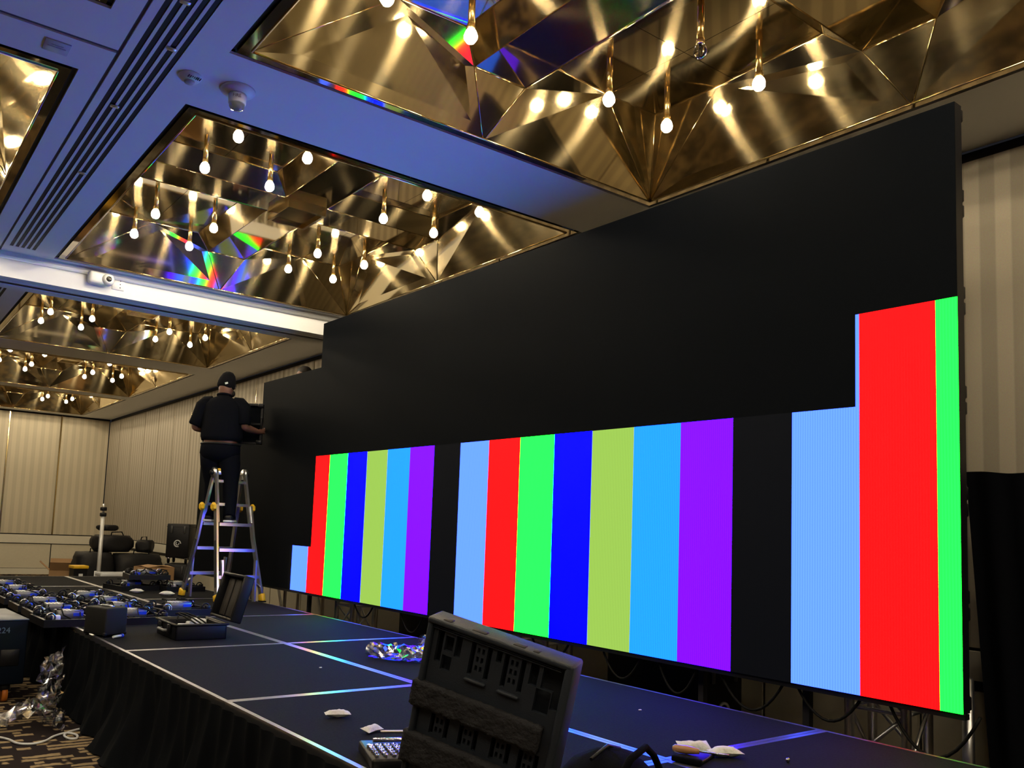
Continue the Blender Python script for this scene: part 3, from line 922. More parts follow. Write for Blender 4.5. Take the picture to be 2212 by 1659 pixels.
SHIRT = mat('black_polo_cloth', (0.004, 0.0045, 0.007), 0.85, spec=0.06, bump=0.35, bscale=14)
JEANS = mat('black_jeans', (0.0035, 0.004, 0.007), 0.85, spec=0.05, bump=0.3, bscale=18)
KNIT = mat('black_knit', (0.006, 0.006, 0.008), 0.95, spec=0.1, bump=0.6, bscale=120)
HAIR = mat('dark_hair', (0.008, 0.006, 0.005), 0.7)
def person(label, loc, rz, holding, beanie, feet):
    t = thing('person', label, 'person', loc, rz)
    fR, fL = feet
    V, E, R = [], [], []
    def nv(p, r, par=None):
        V.append(Vector(p)); R.append(r)
        if par is not None: E.append((par, len(V) - 1))
        return len(V) - 1
    pel = nv((0, -0.02, 0.92), 0.185)
    bel = nv((0, 0.0, 1.08), 0.19, pel)
    che = nv((0, -0.01, 1.27), 0.165, bel)
    upc = nv((0, -0.02, 1.37), 0.10, che)
    nk = nv((0.0, 0.0, 1.50), 0.062, upc)
    look = Vector((0.86, 0.45, 0.10)).normalized() if holding else Vector((-0.2, 1, 0)).normalized()
    hc = Vector((0.012, 0.02, 1.60))
    h1 = nv(hc + Vector((0, 0, -0.02)), 0.088, nk)
    h2 = nv(hc + Vector((0, 0, 0.05)) - look * 0.012, 0.088, h1)
    nv(hc + Vector((0, 0, 0.10)) - look * 0.015, 0.055, h2)
    jw = nv(hc + look * 0.055 + Vector((0, 0, -0.055)), 0.045, h1)
    nv(hc + look * 0.078 + Vector((0, 0, -0.075)), 0.024, jw)
    ns = nv(hc + look * 0.088 + Vector((0, 0, 0.005)), 0.020, h1)
    nv(hc + look * 0.112 + Vector((0, 0, -0.012)), 0.010, ns)
    side = Vector((look.y, -look.x, 0))
    for sg in (1, -1):
        nv(hc + side * (0.092 * sg) + Vector((0, 0, 0.0)) - look * 0.005, 0.016, h1)
    arms = {}
    for s in (1, -1):
        sh = nv((s * 0.165, -0.02, 1.37), 0.065, upc)
        if holding:
            el = Vector((0.262, -0.035, 1.135)) if s > 0 else Vector((-0.325, -0.03, 1.10))
            wr = Vector((0.385, 0.23, 1.11)) if s > 0 else Vector((-0.13, 0.22, 1.10))
            hd_ = Vector((0.418, 0.30, 1.125)) if s > 0 else Vector((-0.105, 0.30, 1.13))
        else:
            el, wr, hd_ = Vector((s * 0.29, -0.02, 1.12)), Vector((s * 0.30, 0.10, 0.90)), Vector((s * 0.30, 0.13, 0.83))
        a1 = nv((s * 0.235, -0.02, 1.36), 0.068, sh)
        a2 = nv(el, 0.050, a1)
        a3 = nv(el.lerp(wr, 0.35), 0.047, a2)
        a4 = nv(wr, 0.030, a3)
        pm = nv(hd_, 0.034, a4)
        fd = (hd_ - wr).normalized()
        across = Vector((0, 0, 1)) if holding else Vector((0, 1, 0))
        curl = Vector((-s, 0.1, 0)) if holding else Vector((-s, 0, 0))
        for q, (o_, ln) in enumerate(((-0.028, 0.060), (-0.010, 0.072), (0.010, 0.075), (0.028, 0.066))):
            k1 = nv(hd_ + fd * 0.035 + across * o_, 0.0095, pm)
            k2 = nv(hd_ + fd * (0.035 + ln * 0.5) + across * (o_ * 1.15) + curl * 0.012, 0.0088, k1)
            nv(hd_ + fd * (0.035 + ln * 0.75) + across * (o_ * 1.15) + curl * 0.035, 0.0080, k2)
        th = nv(hd_ - fd * 0.005 + across * 0.035 + curl * 0.012, 0.012, pm)
        nv(hd_ + fd * 0.02 + across * 0.085 + curl * 0.018, 0.0095, th)
        arms[s] = (Vector((s * 0.175, -0.02, 1.41)), Vector((s * 0.235, -0.02, 1.36)), el)
        ft = Vector(fR if s > 0 else fL)
        hp = nv((s * 0.10, -0.02, 0.84), 0.125, pel)
        kn = Vector((s * 0.10, -0.02, 0.84)).lerp(ft + Vector((0, 0, 0.09)), 0.52) + Vector((0.01, 0.035, 0))
        kk = nv(kn, 0.068, hp)
        an = nv(ft + Vector((0, -0.01, 0.10)), 0.042, kk)
        nv(ft + Vector((0, 0.10, 0.045)), 0.036, an)
    put('body', skin_mesh('body', V, E, R, SKIN), t)
    # shirt
    sh = MB()
    loft(sh, [((0, -0.005, 0.955), 0.232, 0.200, 0), ((0, 0.0, 1.0), 0.248, 0.215, 0), ((0, 0.0, 1.09), 0.245, 0.210, 0), ((0, -0.01, 1.20), 0.236, 0.19, 0),
              ((0, -0.015, 1.31), 0.232, 0.170, 0), ((0, -0.02, 1.39), 0.225, 0.150, 0), ((0, -0.02, 1.45), 0.175, 0.12, 0), ((0, -0.01, 1.485), 0.085, 0.082, 0), ((0, -0.004, 1.505), 0.075, 0.075, 0)])
    for s in (1, -1):
        a, b_, el = arms[s]
        dn = a.lerp(el, 0.5)
        sh.tube([a + Vector((-s * 0.05, 0, 0.0)), a + Vector((s * 0.02, 0, -0.01)), b_, b_.lerp(el, 0.4), b_.lerp(el, 0.86), b_.lerp(el, 0.9)], [0.08, 0.090, 0.094, 0.086, 0.082, 0.070], 16)
    shirt = sh.build('shirt', SHIRT, t)
    MB().tube([(0.078 * cos(a), 0.078 * sin(a) - 0.004, 1.505 + 0.012 * sin(a + pi)) for a in [2 * pi * k / 18 for k in range(18)]], 0.014, 8, closed=True).build('collar', SHIRT, shirt)
    # trousers
    pn = MB()
    loft(pn, [((0, -0.02, 0.925), 0.222, 0.188, 0), ((0, -0.025, 0.88), 0.232, 0.198, 0), ((0, -0.03, 0.80), 0.236, 0.195, 0), ((0, -0.025, 0.74), 0.205, 0.165, 0), ((0, -0.02, 0.70), 0.13, 0.11, 0)])
    for s in (1, -1):
        ft = Vector(fR if s > 0 else fL)
        hp = Vector((s * 0.105, -0.025, 0.80)); kn = Vector((s * 0.10, -0.02, 0.84)).lerp(ft + Vector((0, 0, 0.09)), 0.52) + Vector((0.01, 0.035, 0))
        pn.tube([hp, hp.lerp(kn, 0.35), hp.lerp(kn, 0.7), kn, kn.lerp(ft, 0.35), kn.lerp(ft, 0.7), ft + Vector((0, -0.012, 0.06))], [0.13, 0.128, 0.108, 0.090, 0.085, 0.074, 0.07], 16)
    tr = pn.build('trousers', JEANS, t)
    MB().tube([(0.226 * cos(a), 0.192 * sin(a) - 0.02, 0.915) for a in [2 * pi * k / 24 for k in range(24)]], 0.014, 6, closed=True).build('belt', BLACK2, tr)
    for s in (1, -1):
        ft = Vector(fR if s > 0 else fL)
        sho = MB().rbox(ft + Vector((0, 0.05, 0.052)), (0.092, 0.25, 0.075), 0.03, 3).build('shoe', BLACK2, t)
        MB().rbox(ft + Vector((0, 0.05, 0.014)), (0.104, 0.275, 0.026), 0.010, 2).build('sole', WHITEP, sho)
    up_ = Vector((0, 0, 1))
    if beanie:
        bz = [(0.012, 0.198), (0.042, 0.192), (0.076, 0.160), (0.098, 0.105), (0.106, 0.06), (0.106, 0.02), (0.100, -0.005)]
        tl = Matrix.Rotation(-0.22, 3, Vector((look.y, -look.x, 0)))
        be = MB().lathe([(r, z) for r, z in bz][::-1], n=22, rot=tl, c=hc + Vector((0, 0, 0.005)) - look * 0.012)
        bo = be.build('beanie', KNIT, t)
        p = hc + Vector((0, 0, 0.045)) - look * 0.012 + (Vector((0.3, -0.95, 0)).normalized() * 0.104)
        MB().box(p, (0.034, 0.008, 0.022), rot=(0.1, -0.35, 0.3)).build('label_patch', WHITEP, bo)
        MB().add(*_blob(hc + look * 0.058 + Vector((0, 0, -0.068)), (0.052, 0.05, 0.046))).build('beard', HAIR, t)
        gl = MB()
        for sg in (1, -1):
            c0 = hc + look * 0.104 + side * (0.032 * sg) + Vector((0, 0, 0.022))
            gl.tube([c0 + (side * cos(a) * 0.022 + up_ * sin(a) * 0.017) for a in [2 * pi * k / 14 for k in range(14)]], 0.0028, 6, closed=True)
            gl.tube([c0 + side * 0.02 * sg, hc + side * (0.096 * sg) + look * 0.0 + Vector((0, 0, 0.02))], 0.0028, 6)
        gl.build('glasses', STEEL, t)
    else:
        MB().add(*_blob(hc + Vector((0, 0, 0.045)) - look * 0.01, (0.10, 0.104, 0.085))).build('hair', HAIR, t)
    return t
def _blob(c, r, n=14, m=9, seed=None, amp=0.0):
    V, F = [], []
    rnd = random.Random(seed)
    for i in range(m + 1):
        th = pi * i / m
        for k in range(n):
            a = 2 * pi * k / n
            j = 1 + (rnd.uniform(-amp, amp) if amp else 0)
            V.append((c[0] + r[0] * sin(th) * cos(a) * j, c[1] + r[1] * sin(th) * sin(a) * j, c[2] + r[2] * cos(th) * j))
    for i in range(m):
        for k in range(n):
            F.append((i * n + k, (i + 1) * n + k, (i + 1) * n + (k + 1) % n, i * n + (k + 1) % n))
    return V, F, 0, True
MAN = (3.585, 9.745, ST + 0.893)
MRZ = -0.585
person('man in black shirt and beanie on the ladder holding a screen panel', MAN, MRZ, True, True, ((0.19, -0.17, 0), (-0.10, 0.06, 0)))
# held panel
Rm = Matrix.Rotation(MRZ, 3, 'Z')
def man_pt(p): return Vector(MAN) + Rm @ Vector(p)
def loose_panel(label, loc, rot, group=None, detail=True, seed=1):
    """a 0.5 m screen panel, lying face down in its own frame: z = back"""
    rnd = random.Random(seed)
    t = thing('screen_panel', label, 'screen panel', loc, rot=rot, group=group)
    fr = MB()
    for s_ in (-1, 1):
        fr.mm((-0.25, s_ * 0.25, 0.0), (0.25, s_ * 0.225, 0.06)); fr.mm((s_ * 0.25, -0.225, 0.0), (s_ * 0.225, 0.225, 0.06))
    fr.mm((-0.225, -0.012, 0.02), (0.225, 0.012, 0.05)); fr.mm((-0.012, -0.225, 0.02), (0.012, 0.225, 0.05))
    fr.build('frame', BLACK2, t)
    MB().mm((-0.225, -0.225, 0.0), (0.225, 0.225, 0.012)).build('screen_face', LEDOFF, t)
    if not detail:
        for sx in (-1, 1):
            for sy in (-1, 1):
                MB().rbox((sx * 0.225, sy * 0.225, 0.075), (0.07, 0.05, 0.05), 0.01, 1).build('corner_lock', BLACK2, t)
            MB().tube([(sx * 0.24, -0.07, 0.05), (sx * 0.245, -0.05, 0.10), (sx * 0.245, 0.05, 0.10), (sx * 0.24, 0.07, 0.05)], 0.011, 8).build('handle', BLACK2, t)
        return t
    pb = MB().rbox((0.0, 0.02, 0.075), (0.21, 0.16, 0.07), 0.006, 1).build('power_box', mat('panel_box_grey', (0.16, 0.165, 0.18), 0.4, 0.6), t)
    MB().mm((0.03, -0.062, 0.110), (0.10, -0.03, 0.1125)).build('sticker', BLUEST, pb)
    MB().mm((0.02, -0.0635, 0.065), (0.10, -0.0605, 0.09)).build('sticker', BLUEST, pb)
    w = MB()
    for q in range(4):
        w.mm((-0.095 + q * 0.03, -0.05, 0.110), (-0.078 + q * 0.03, 0.09, 0.1125))
    w.build('vent_label', WHITEP, pb)
    for sx in (-1, 1):
        for sy in (-1, 1):
            a0 = [Vector((sx * 0.19 + 0.035 * cos(a), sy * 0.19, 0.075 + 0.035 * sin(a))) for a in [2 * pi * k / 14 for k in range(14)]]
            MB().tube(a0, 0.008, 6, closed=True).build('lock_ring', STEEL if (sx + sy) else BLACK2, t)
            MB().rbox((sx * 0.205, sy * 0.205, 0.07), (0.05, 0.04, 0.05), 0.008, 1).build('corner_lock', BLACK2, t)
    for q in range(3):
        x0 = rnd.uniform(-0.2, -0.1); y0 = rnd.uniform(-0.15, 0.15)
        pts = [Vector((x0 + 0.04 * k + 0.03 * sin(k * 1.7 + q), y0 + 0.07 * sin(k * 0.9 + q * 2), 0.085 + 0.04 * sin(k * 1.1 + q))) for k in range(9)]
        MB().tube(pts, 0.006, 6).build('cable', RUBBER, t)
    MB().rbox((rnd.uniform(-0.16, -0.12), -0.12, 0.06), (0.07, 0.05, 0.05), 0.006, 1).build('connector', WHITEP if seed % 2 else BLUEST, t)
    return t
pc = man_pt((0.165, 0.345, 1.215))
loose_panel('black screen panel held upright in front of the man', tuple(pc), (pi / 2, 0, MRZ), detail=False)

person('person behind the screen whose dark hair shows over its stepped edge', (4.95, 10.45, 1.935), 0.9, False, False, ((0.11, 0, 0), (-0.11, 0, 0)))
t = thing('work_platform', 'aluminium step platform behind the screen under the hidden person', 'platform', (4.95, 10.45, 0))
MB().rbox((0, 0, 1.905), (0.6, 0.8, 0.05), 0.006, 1).build('deck', ALU, t)
for sx in (-1, 1):
    for sy in (-1, 1):
        MB().tube([(sx * 0.27, sy * 0.37, 0), (sx * 0.27, sy * 0.37, 1.89)], 0.022, 10).build('leg', ALU, t)
    beam(MB(), (sx * 0.27, -0.37, 0.3), (sx * 0.27, 0.37, 1.6), 0.02, 0.04).build('brace', ALU, t)

# ------------------------------------------------------------------ panels and cases on the stage
rows = [(1.62, 7.72), (2.15, 7.74), (1.64, 8.30), (2.20, 8.34), (2.74, 8.30), (1.62, 8.90), (2.22, 8.92), (1.60, 9.62), (2.16, 9.55), (1.60, 10.35), (1.58, 11.1)]
plabs = ['nearest the skirt, behind the amp case', 'in the nearest row, right of the amp case', 'second along the skirt', 'in the second row, middle', 'at the right end of the second row',
         'third along the skirt', 'in the third row away from the skirt', 'fourth along the skirt', 'in the fourth row away from the skirt', 'fifth along the skirt', 'farthest along the skirt, at the left edge']
for k, ((x, y), lb) in enumerate(zip(rows, plabs)):
    loose_panel('black screen panel face down on stage, ' + lb, (x, y, ST), (0, 0, 0.06 + 0.05 * sin(k * 2.3)), 'screen panels lying face down on the stage', seed=k + 1)
for k, (x, y, z, lb) in enumerate([(3.04, 11.10, 0, 'left one of the far group'), (3.60, 10.95, 0, 'right one of the far group'), (3.22, 11.10, 0.135, 'stacked on top of the far group')]):
    loose_panel('black screen panel with cables lying by the ladder, ' + lb, (x, y, ST + z), (0, 0, 0.2 - 0.15 * k), 'screen panels lying by the ladder', seed=20 + k)

# small black amp case with a top handle
t = thing('amp_case', 'small black box case with a white-lit top handle at the stage edge', 'case', (1.72, 6.90, ST), 0.42)
VINYL = mat('black_vinyl', (0.014, 0.014, 0.014), 0.6, spec=0.2, bump=0.4, bscale=400)
MB().rbox((0, 0, 0.118), (0.20, 0.25, 0.205), 0.014, 3).build('body', VINYL, t)
MB().rbox((0, 0, 0.228), (0.026, 0.12, 0.012), 0.005, 2).build('handle', mat('handle_grey', (0.45, 0.44, 0.42), 0.3), t)
for sy in (-1, 1):
    MB().rbox((0, sy * 0.06, 0.224), (0.035, 0.025, 0.014), 0.004, 1).build('handle_mount', STEEL, t)
for sx in (-1, 1):
    for sy in (-1, 1):
        MB().lathe([(0.014, 0), (0.012, 0.016)], n=10, c=(sx * 0.08, sy * 0.10, 0)).build('foot', RUBBER, t)
        MB().rbox((sx * 0.088, sy * 0.113, 0.026), (0.028, 0.028, 0.028), 0.006, 1).build('corner_cap', BLACK2, t)
# white-and-blue bolt
t = thing('bolt', 'short white bolt with a blue tip beside the small black amp case', 'bolt', (1.77, 6.72, ST + 0.014), 0.7)
MB().tube([(-0.055, 0, 0), (0.04, 0, 0)], 0.009, 10).build('shank', WHITEP, t)
MB().tube([(0.04, 0, 0), (0.062, 0, 0)], 0.014, 6).build('head', BLUEST, t)

# open plastic equipment case
t = thing('equipment_case', 'open black plastic equipment case with upright lid and white adapters', 'case', (2.325, 6.70, ST), -0.02)
cw, cd, ch = 0.40, 0.50, 0.115
ba = MB()
ba.rbox((0, 0, 0.012), (cw, cd, 0.024), 0.01, 2)
for s_ in (-1, 1):
    ba.rbox((0, s_ * (cd / 2 - 0.012), ch / 2), (cw, 0.024, ch), 0.009, 2); ba.rbox((s_ * (cw / 2 - 0.012), 0, ch / 2), (0.024, cd, ch), 0.009, 2)
ba.build('base', BLACK2, t)
rim = MB()
for s_ in (-1, 1):
    rim.rbox((0, s_ * (cd / 2), ch), (cw + 0.02, 0.03, 0.016), 0.005, 1); rim.rbox((s_ * (cw / 2), 0, ch), (0.03, cd + 0.02, 0.016), 0.005, 1)
rim.build('base_rim', BLACK2, t)
for sy in (-0.12, 0.12):
    MB().rbox((-cw / 2 - 0.012, sy, ch - 0.04), (0.02, 0.06, 0.07), 0.006, 1).build('latch', BLACK2, t)
MB().tube([(-cw / 2 - 0.01, -0.08, 0.06), (-cw / 2 - 0.04, -0.07, 0.06), (-cw / 2 - 0.04, 0.07, 0.06), (-cw / 2 - 0.01, 0.08, 0.06)], 0.011, 8).build('handle', mat('grey_grip', (0.25, 0.25, 0.25), 0.5), t)
LR = Matrix.Rotation(0.27, 3, 'Y')
def lp(p): return LR @ Vector(p) + Vector((cw / 2 + 0.02, 0, ch + 0.01))
ld = MB()
ld.rbox(lp((0.08, 0, 0.195)), (0.02, cd, 0.37), 0.009, 2, rot=LR)
for s_ in (-1, 1):
    ld.rbox(lp((0.045, s_ * (cd / 2 - 0.012), 0.195)), (0.09, 0.024, 0.37), 0.009, 2, rot=LR)
    ld.rbox(lp((0.045, 0, 0.195 + s_ * 0.175)), (0.09, cd, 0.024), 0.009, 2, rot=LR)
lid = ld.build('lid', BLACK2, t)
li = MB()
for yy in (-0.155, 0.0, 0.155):
    li.rbox(lp((0.066, yy, 0.195)), (0.012, 0.125, 0.31), 0.004, 1, rot=LR)
li.build('lid_lining', mat('lid_lining', (0.035, 0.03, 0.025), 0.7), lid)
for k, (x, y, z, rz) in enumerate([(0.02, 0.02, 0.085, 0.3), (0.08, 0.08, 0.10, -0.2), (-0.08, -0.05, 0.075, 0.7)]):
    MB().rbox((x, y, z), (0.12, 0.06, 0.05), 0.012, 2, rot=(0.15 * k, 0.1, rz)).build('adapter', WHITEP, t)
for k in range(3):
    pts = [Vector((-0.12 + 0.035 * i + 0.02 * k, 0.12 * sin(i * 0.8 + k), 0.12 + 0.05 * sin(i * 0.6 + k))) for i in range(8)]
    MB().tube(pts, 0.006, 6).build('cord', RUBBER, t)

# ------------------------------------------------------------------ things near the stage front
PACK = mat('silica_paper', (0.72, 0.70, 0.66), 0.8, bump=0.5, bscale=60)
def packet(label, x, y, rz, s=1.0, tilt=0.0):
    n, m = 12, 7
    V, F = [], []
    rnd = random.Random(int(x * 1000))
    for sgn in (1, -1):
        o = len(V)
        for j in range(m):
            for i in range(n):
                u, v = i / (n - 1) * 2 - 1, j / (m - 1) * 2 - 1
                h = max(0, (1 - abs(u) ** 3)) * max(0, (1 - abs(v) ** 2.4)) * 0.019
                wd = 0.030 * (1 - 0.25 * (1 - abs(u)) + 0.0)
                V.append(Vector((u * 0.062 * s, v * wd * s, 0.02 * s + sgn * h * s * (1 + rnd.uniform(-.2, .2)))))
        for j in range(m - 1):
            for i in range(n - 1):
                q = (o + j * n + i, o + j * n + i + 1, o + (j + 1) * n + i + 1, o + (j + 1) * n + i)
                F.append(q if sgn > 0 else q[::-1])
    o = MB().add(V, F, 0, True).build('silica_packet', PACK, None, (x, y, ST), (tilt, 0, rz))
    return tag(o, label, 'packet', 'white silica packets on the stage')
packet('white silica packet lying alone near the stage front', 2.03, 3.70, -0.35)
packet('crumpled white packet by the socket tray with a pale strip', 2.03, 3.38, 0.4, 0.9, 0.25)
packet('white packet standing on the stage seam behind the screwdriver', 3.16, 2.50, -0.4, 1.2, 0.5)
packet('white packet lying right of the screwdriver', 3.20, 2.36, -0.5, 1.15)
packet('white packet on the stage in front of the far screen panels', 2.96, 10.55, -0.5, 1.3)
packet('white packet on the stage left of the yellow ladder foot', 3.20, 10.15, -0.5, 1.4)
o = MB().rbox((0, 0, 0.004), (0.13, 0.022, 0.006), 0.002, 1).build('pale_strip', mat('pale_strip', (0.7, 0.6, 0.5), 0.6), None, (2.13, 3.34, ST), (0, 0, -0.4))
tag(o, 'pale flat strip beside the crumpled packet', 'strip')
# socket tray
t = thing('socket_tray', 'black tray of chrome sockets lying left of the standing tool case', 'socket tray', (1.93, 2.93, ST), -0.34)
MB().rbox((0, 0, 0.022), (0.34, 0.30, 0.044), 0.010, 2).build('tray', BLACK2, t)
CHR = mat('chrome', (0.85, 0.85, 0.88), 0.08, 1.0)
for r in range(5):
    for c in range(9):
        rad = 0.008 + 0.0012 * r + 0.0004 * c
        MB().lathe([(rad, 0.040), (rad, 0.056), (rad * 0.72, 0.057), (rad * 0.7, 0.045)], n=12, c=(-0.145 + c * 0.034, -0.115 + r * 0.036, 0)).build('socket', CHR, t)
MB().tube([(-0.12, 0.10, 0.054), (0.10, 0.10, 0.054)], 0.009, 10).lathe([(0.022, 0.044), (0.022, 0.066)], n=14, c=(0.12, 0.10, 0)).build('ratchet', CHR, t)
# standing tool case half
TLc, TRc, BLc = Vector((1.568, 2.283, 1.254)), Vector((1.794, 1.881, 1.150)), Vector((1.572, 2.424, 0.715))
Wc, Hcs = (TRc - TLc).length, (TLc - BLc).length
uc = (TRc - TLc).normalized(); vc = (TLc - BLc); vc = (vc - uc * vc.dot(uc)).normalized(); nc = uc.cross(vc)
Mx = Matrix((uc, vc, nc)).transposed().to_4x4(); Mx.translation = BLc
case = thing('tool_case', 'empty black moulded tool case half standing on edge with two grey foam strips', 'tool case')
case.matrix_world = Mx
CASEP = mat('moulded_plastic', (0.026, 0.031, 0.041), 0.45, spec=0.3, bump=0.15, bscale=200)
holes2 = []
def hole(a, b, w, h): holes2.append((a * Wc - w / 2, a * Wc + w / 2, Hcs * (1 - b) - h / 2, Hcs * (1 - b) + h / 2))
hole(0.095, 0.155, 0.022, 0.11); hole(0.165, 0.13, 0.03, 0.05); hole(0.165, 0.245, 0.035, 0.05); hole(0.235, 0.115, 0.022, 0.085)
for cx_ in (0.40, 0.645):
    for dxx in (-0.055, 0.065):
        hole(cx_ + dxx, 0.155, 0.016, 0.115)
    for rr in range(3):
        for dxx in (-0.014, 0.020):
            hole(cx_ + dxx, 0.105 + rr * 0.052, 0.009, 0.018)
hole(0.535, 0.09, 0.018, 0.045); hole(0.79, 0.10, 0.028, 0.10); hole(0.895, 0.125, 0.045, 0.07); hole(0.875, 0.26, 0.05, 0.075); hole(0.965, 0.15, 0.030, 0.15)
for cx_ in (0.20, 0.42, 0.66, 0.86):
    for dxx in (-0.05, 0.06):
        hole(cx_ + dxx, 0.62, 0.015, 0.07)
    for rr in range(2):
        for dxx in (-0.014, 0.020):
            hole(cx_ + dxx, 0.59 + rr * 0.055, 0.009, 0.018)
hx_ = sorted({0.018, Wc - 0.004, *[e for h in holes2 for e in h[:2]]}); hy_ = sorted({0.018, Hcs - 0.035, *[e for h in holes2 for e in h[2:]]})
pm = MB()
for i in range(len(hx_) - 1):
    run = None
    for j in range(len(hy_) - 1):
        cx_, cy_ = (hx_[i] + hx_[i + 1]) / 2, (hy_[j] + hy_[j + 1]) / 2
        sol = not any(h[0] < cx_ < h[1] and h[2] < cy_ < h[3] for h in holes2)
        if sol and run is None: run = hy_[j]
        if not sol and run is not None:
            pm.mm((hx_[i], run, -0.035), (hx_[i + 1], hy_[j], -0.018)); run = None
    if run is not None: pm.mm((hx_[i], run, -0.035), (hx_[i + 1], hy_[-1], -0.018))
pm.build('moulded_insert', CASEP, case)
sh = MB()
sh.rbox((Wc / 2 + 0.008, Hcs / 2, -0.085), (Wc + 0.02, Hcs, 0.03), 0.012, 2)
sh.rbox((0.006, Hcs / 2, -0.045), (0.018, Hcs, 0.09), 0.006, 2); sh.rbox((Wc + 0.010, Hcs / 2, -0.045), (0.026, Hcs, 0.10), 0.008, 2)
sh.rbox((Wc / 2 + 0.008, Hcs - 0.008, -0.045), (Wc + 0.024, 0.020, 0.10), 0.007, 2); sh.rbox((Wc / 2, 0.008, -0.045), (Wc, 0.018, 0.09), 0.006, 2)
sh.build('shell', CASEP, case)
rb = MB()
for q in range(2):
    rb.rbox((Wc / 2, Hcs - 0.024 - q * 0.008, -0.010 - q * 0.004), (Wc - 0.03, 0.004, 0.008), 0.001, 1)
rb.build('seal_rib', CASEP, case)
for a_, w_ in ((0.13, 0.03), (0.37, 0.05), (0.66, 0.04), (0.78, 0.02)):
    MB().rbox((a_ * Wc, Hcs - 0.002, -0.02), (w_, 0.016, 0.03), 0.003, 1).build('latch_notch', BLACK, case)
for cx_ in (0.40, 0.645):
    MB().rbox((cx_ * Wc, Hcs * (1 - 0.285), -0.014), (0.075, 0.012, 0.018), 0.004, 1).build('ledge', CASEP, case)
FOAM = mat('grey_foam', (0.034, 0.033, 0.035), 0.95, spec=0.1, noise=0.5, nscale=25, bump=0.8, bscale=70)
def foam(b0, b1, xa, xb, seed):
    rnd = random.Random(seed)
    n, m = 40, 9
    V, F = [], []
    for j in range(m):
        for i in range(n):
            u, v = i / (n - 1), j / (m - 1)
            x = xa + (xb - xa) * u
            y = Hcs * (1 - (b0 + (b1 - b0) * v)) + rnd.uniform(-0.004, 0.004) * (1 if j in (0, m - 1) else 0)
            V.append((x, y, 0.012 + rnd.uniform(-0.003, 0.003)))
    for j in range(m):
        for i in range(n):
            u, v = i / (n - 1), j / (m - 1)
            V.append((xa + (xb - xa) * u, Hcs * (1 - (b0 + (b1 - b0) * v)), -0.03))
    o = n * m
    for j in range(m - 1):
        for i in range(n - 1):
            a, b_, c, d = j * n + i, j * n + i + 1, (j + 1) * n + i + 1, (j + 1) * n + i
            F.append((d, c, b_, a)); F.append((o + a, o + b_, o + c, o + d))
    for i in range(n - 1):
        F.append((i, i + 1, o + i + 1, o + i)); e = (m - 1) * n
        F.append((o + e + i, o + e + i + 1, e + i + 1, e + i))
    for j in range(m - 1):
        F.append((j * n, o + j * n, o + (j + 1) * n, (j + 1) * n)); e = n - 1
        F.append((j * n + e, (j + 1) * n + e, o + (j + 1) * n + e, o + j * n + e))
    MB().add(V, F, 0, True).build('foam_strip', FOAM, case)
foam(0.385, 0.53, -0.012, Wc - 0.035, 1)
foam(0.70, 0.88, -0.012, Wc - 0.035, 2)
# black bag propping the case
t = thing('black_bag', 'black soft bag slumped on the stage right of the tool case', 'bag', (2.12, 2.02, ST), 0.5)
V, F, a_, b_ = _blob((0, 0, 0.10), (0.20, 0.16, 0.13), 20, 12, 5, 0.03)
V = [(x, y, max(0.002, z)) for x, y, z in V]
MB().add(V, F, 0, True).build('body', BLACKF, t)
MB().tube([(-0.18, -0.05, 0.12), (-0.10, -0.10, 0.235), (0.02, -0.12, 0.25), (0.14, -0.12, 0.20), (0.20, -0.16, 0.08), (0.22, -0.2, 0.012)], 0.012, 8).build('strap', BLACKF, t)
MB().tube([(-0.12, 0.02, 0.22), (0.0, 0.0, 0.242), (0.12, -0.01, 0.21)], 0.006, 6).build('zip', BLACK2, t)
# card and screwdriver on the seam
t = thing('flat_pouch', 'blue-lit flat black pouch on the deck seam under the screwdriver', 'pouch', (3.04, 2.40, ST), 0.35)
MB().rbox((0, 0, 0.010), (0.19, 0.12, 0.018), 0.006, 2).build('body', BLACK2, t)
MB().rbox((-0.09, 0, 0.014), (0.03, 0.125, 0.024), 0.006, 2).build('flap', BLACKF, t)
t = thing('screwdriver', 'screwdriver with a clear amber handle on the flat pouch', 'screwdriver', (3.02, 2.42, ST + 0.037), -1.0)
MB().lathe([(0.010, -0.06), (0.017, -0.05), (0.018, 0.0), (0.014, 0.03), (0.011, 0.05)], n=12, rot=Euler((0, pi / 2, 0)).to_matrix()).build('handle', mat('amber_handle', (0.45, 0.22, 0.10), 0.2, coat=0.5), t)
MB().tube([(0.05, 0, 0), (0.17, 0, 0)], 0.0035, 8).build('shaft', STEEL, t)
o = MB().lathe([(0.004, 0), (0.009, 0.006), (0.009, 0.014), (0.005, 0.02)], n=10).build('small_nut', STEEL, None, (3.38, 2.18, ST)); tag(o, 'tiny dark nut lying right of the packets', 'nut')
o = MB().rbox((0, 0, 0.008), (0.02, 0.014, 0.014), 0.003, 1).build('small_clip', BLACK2, None, (2.80, 2.62, ST)); tag(o, 'tiny black clip on the deck seam left of the pouch', 'clip')
for k, (x, y) in enumerate([(2.6, 5.0), (3.45, 3.7), (2.85, 7.9), (3.6, 3.2)]):
    o = MB().rbox((0, 0, 0.003), (0.018, 0.010, 0.006), 0.002, 1).build('paper_scrap', PACK, None, (x, y, ST), (0, 0, k))
    tag(o, ['tiny white scrap left of the plastic bag', 'tiny white scrap near the right deck seam', 'tiny white scrap beside the open equipment case', 'tiny white scrap below the purple bar'][k], 'scrap')

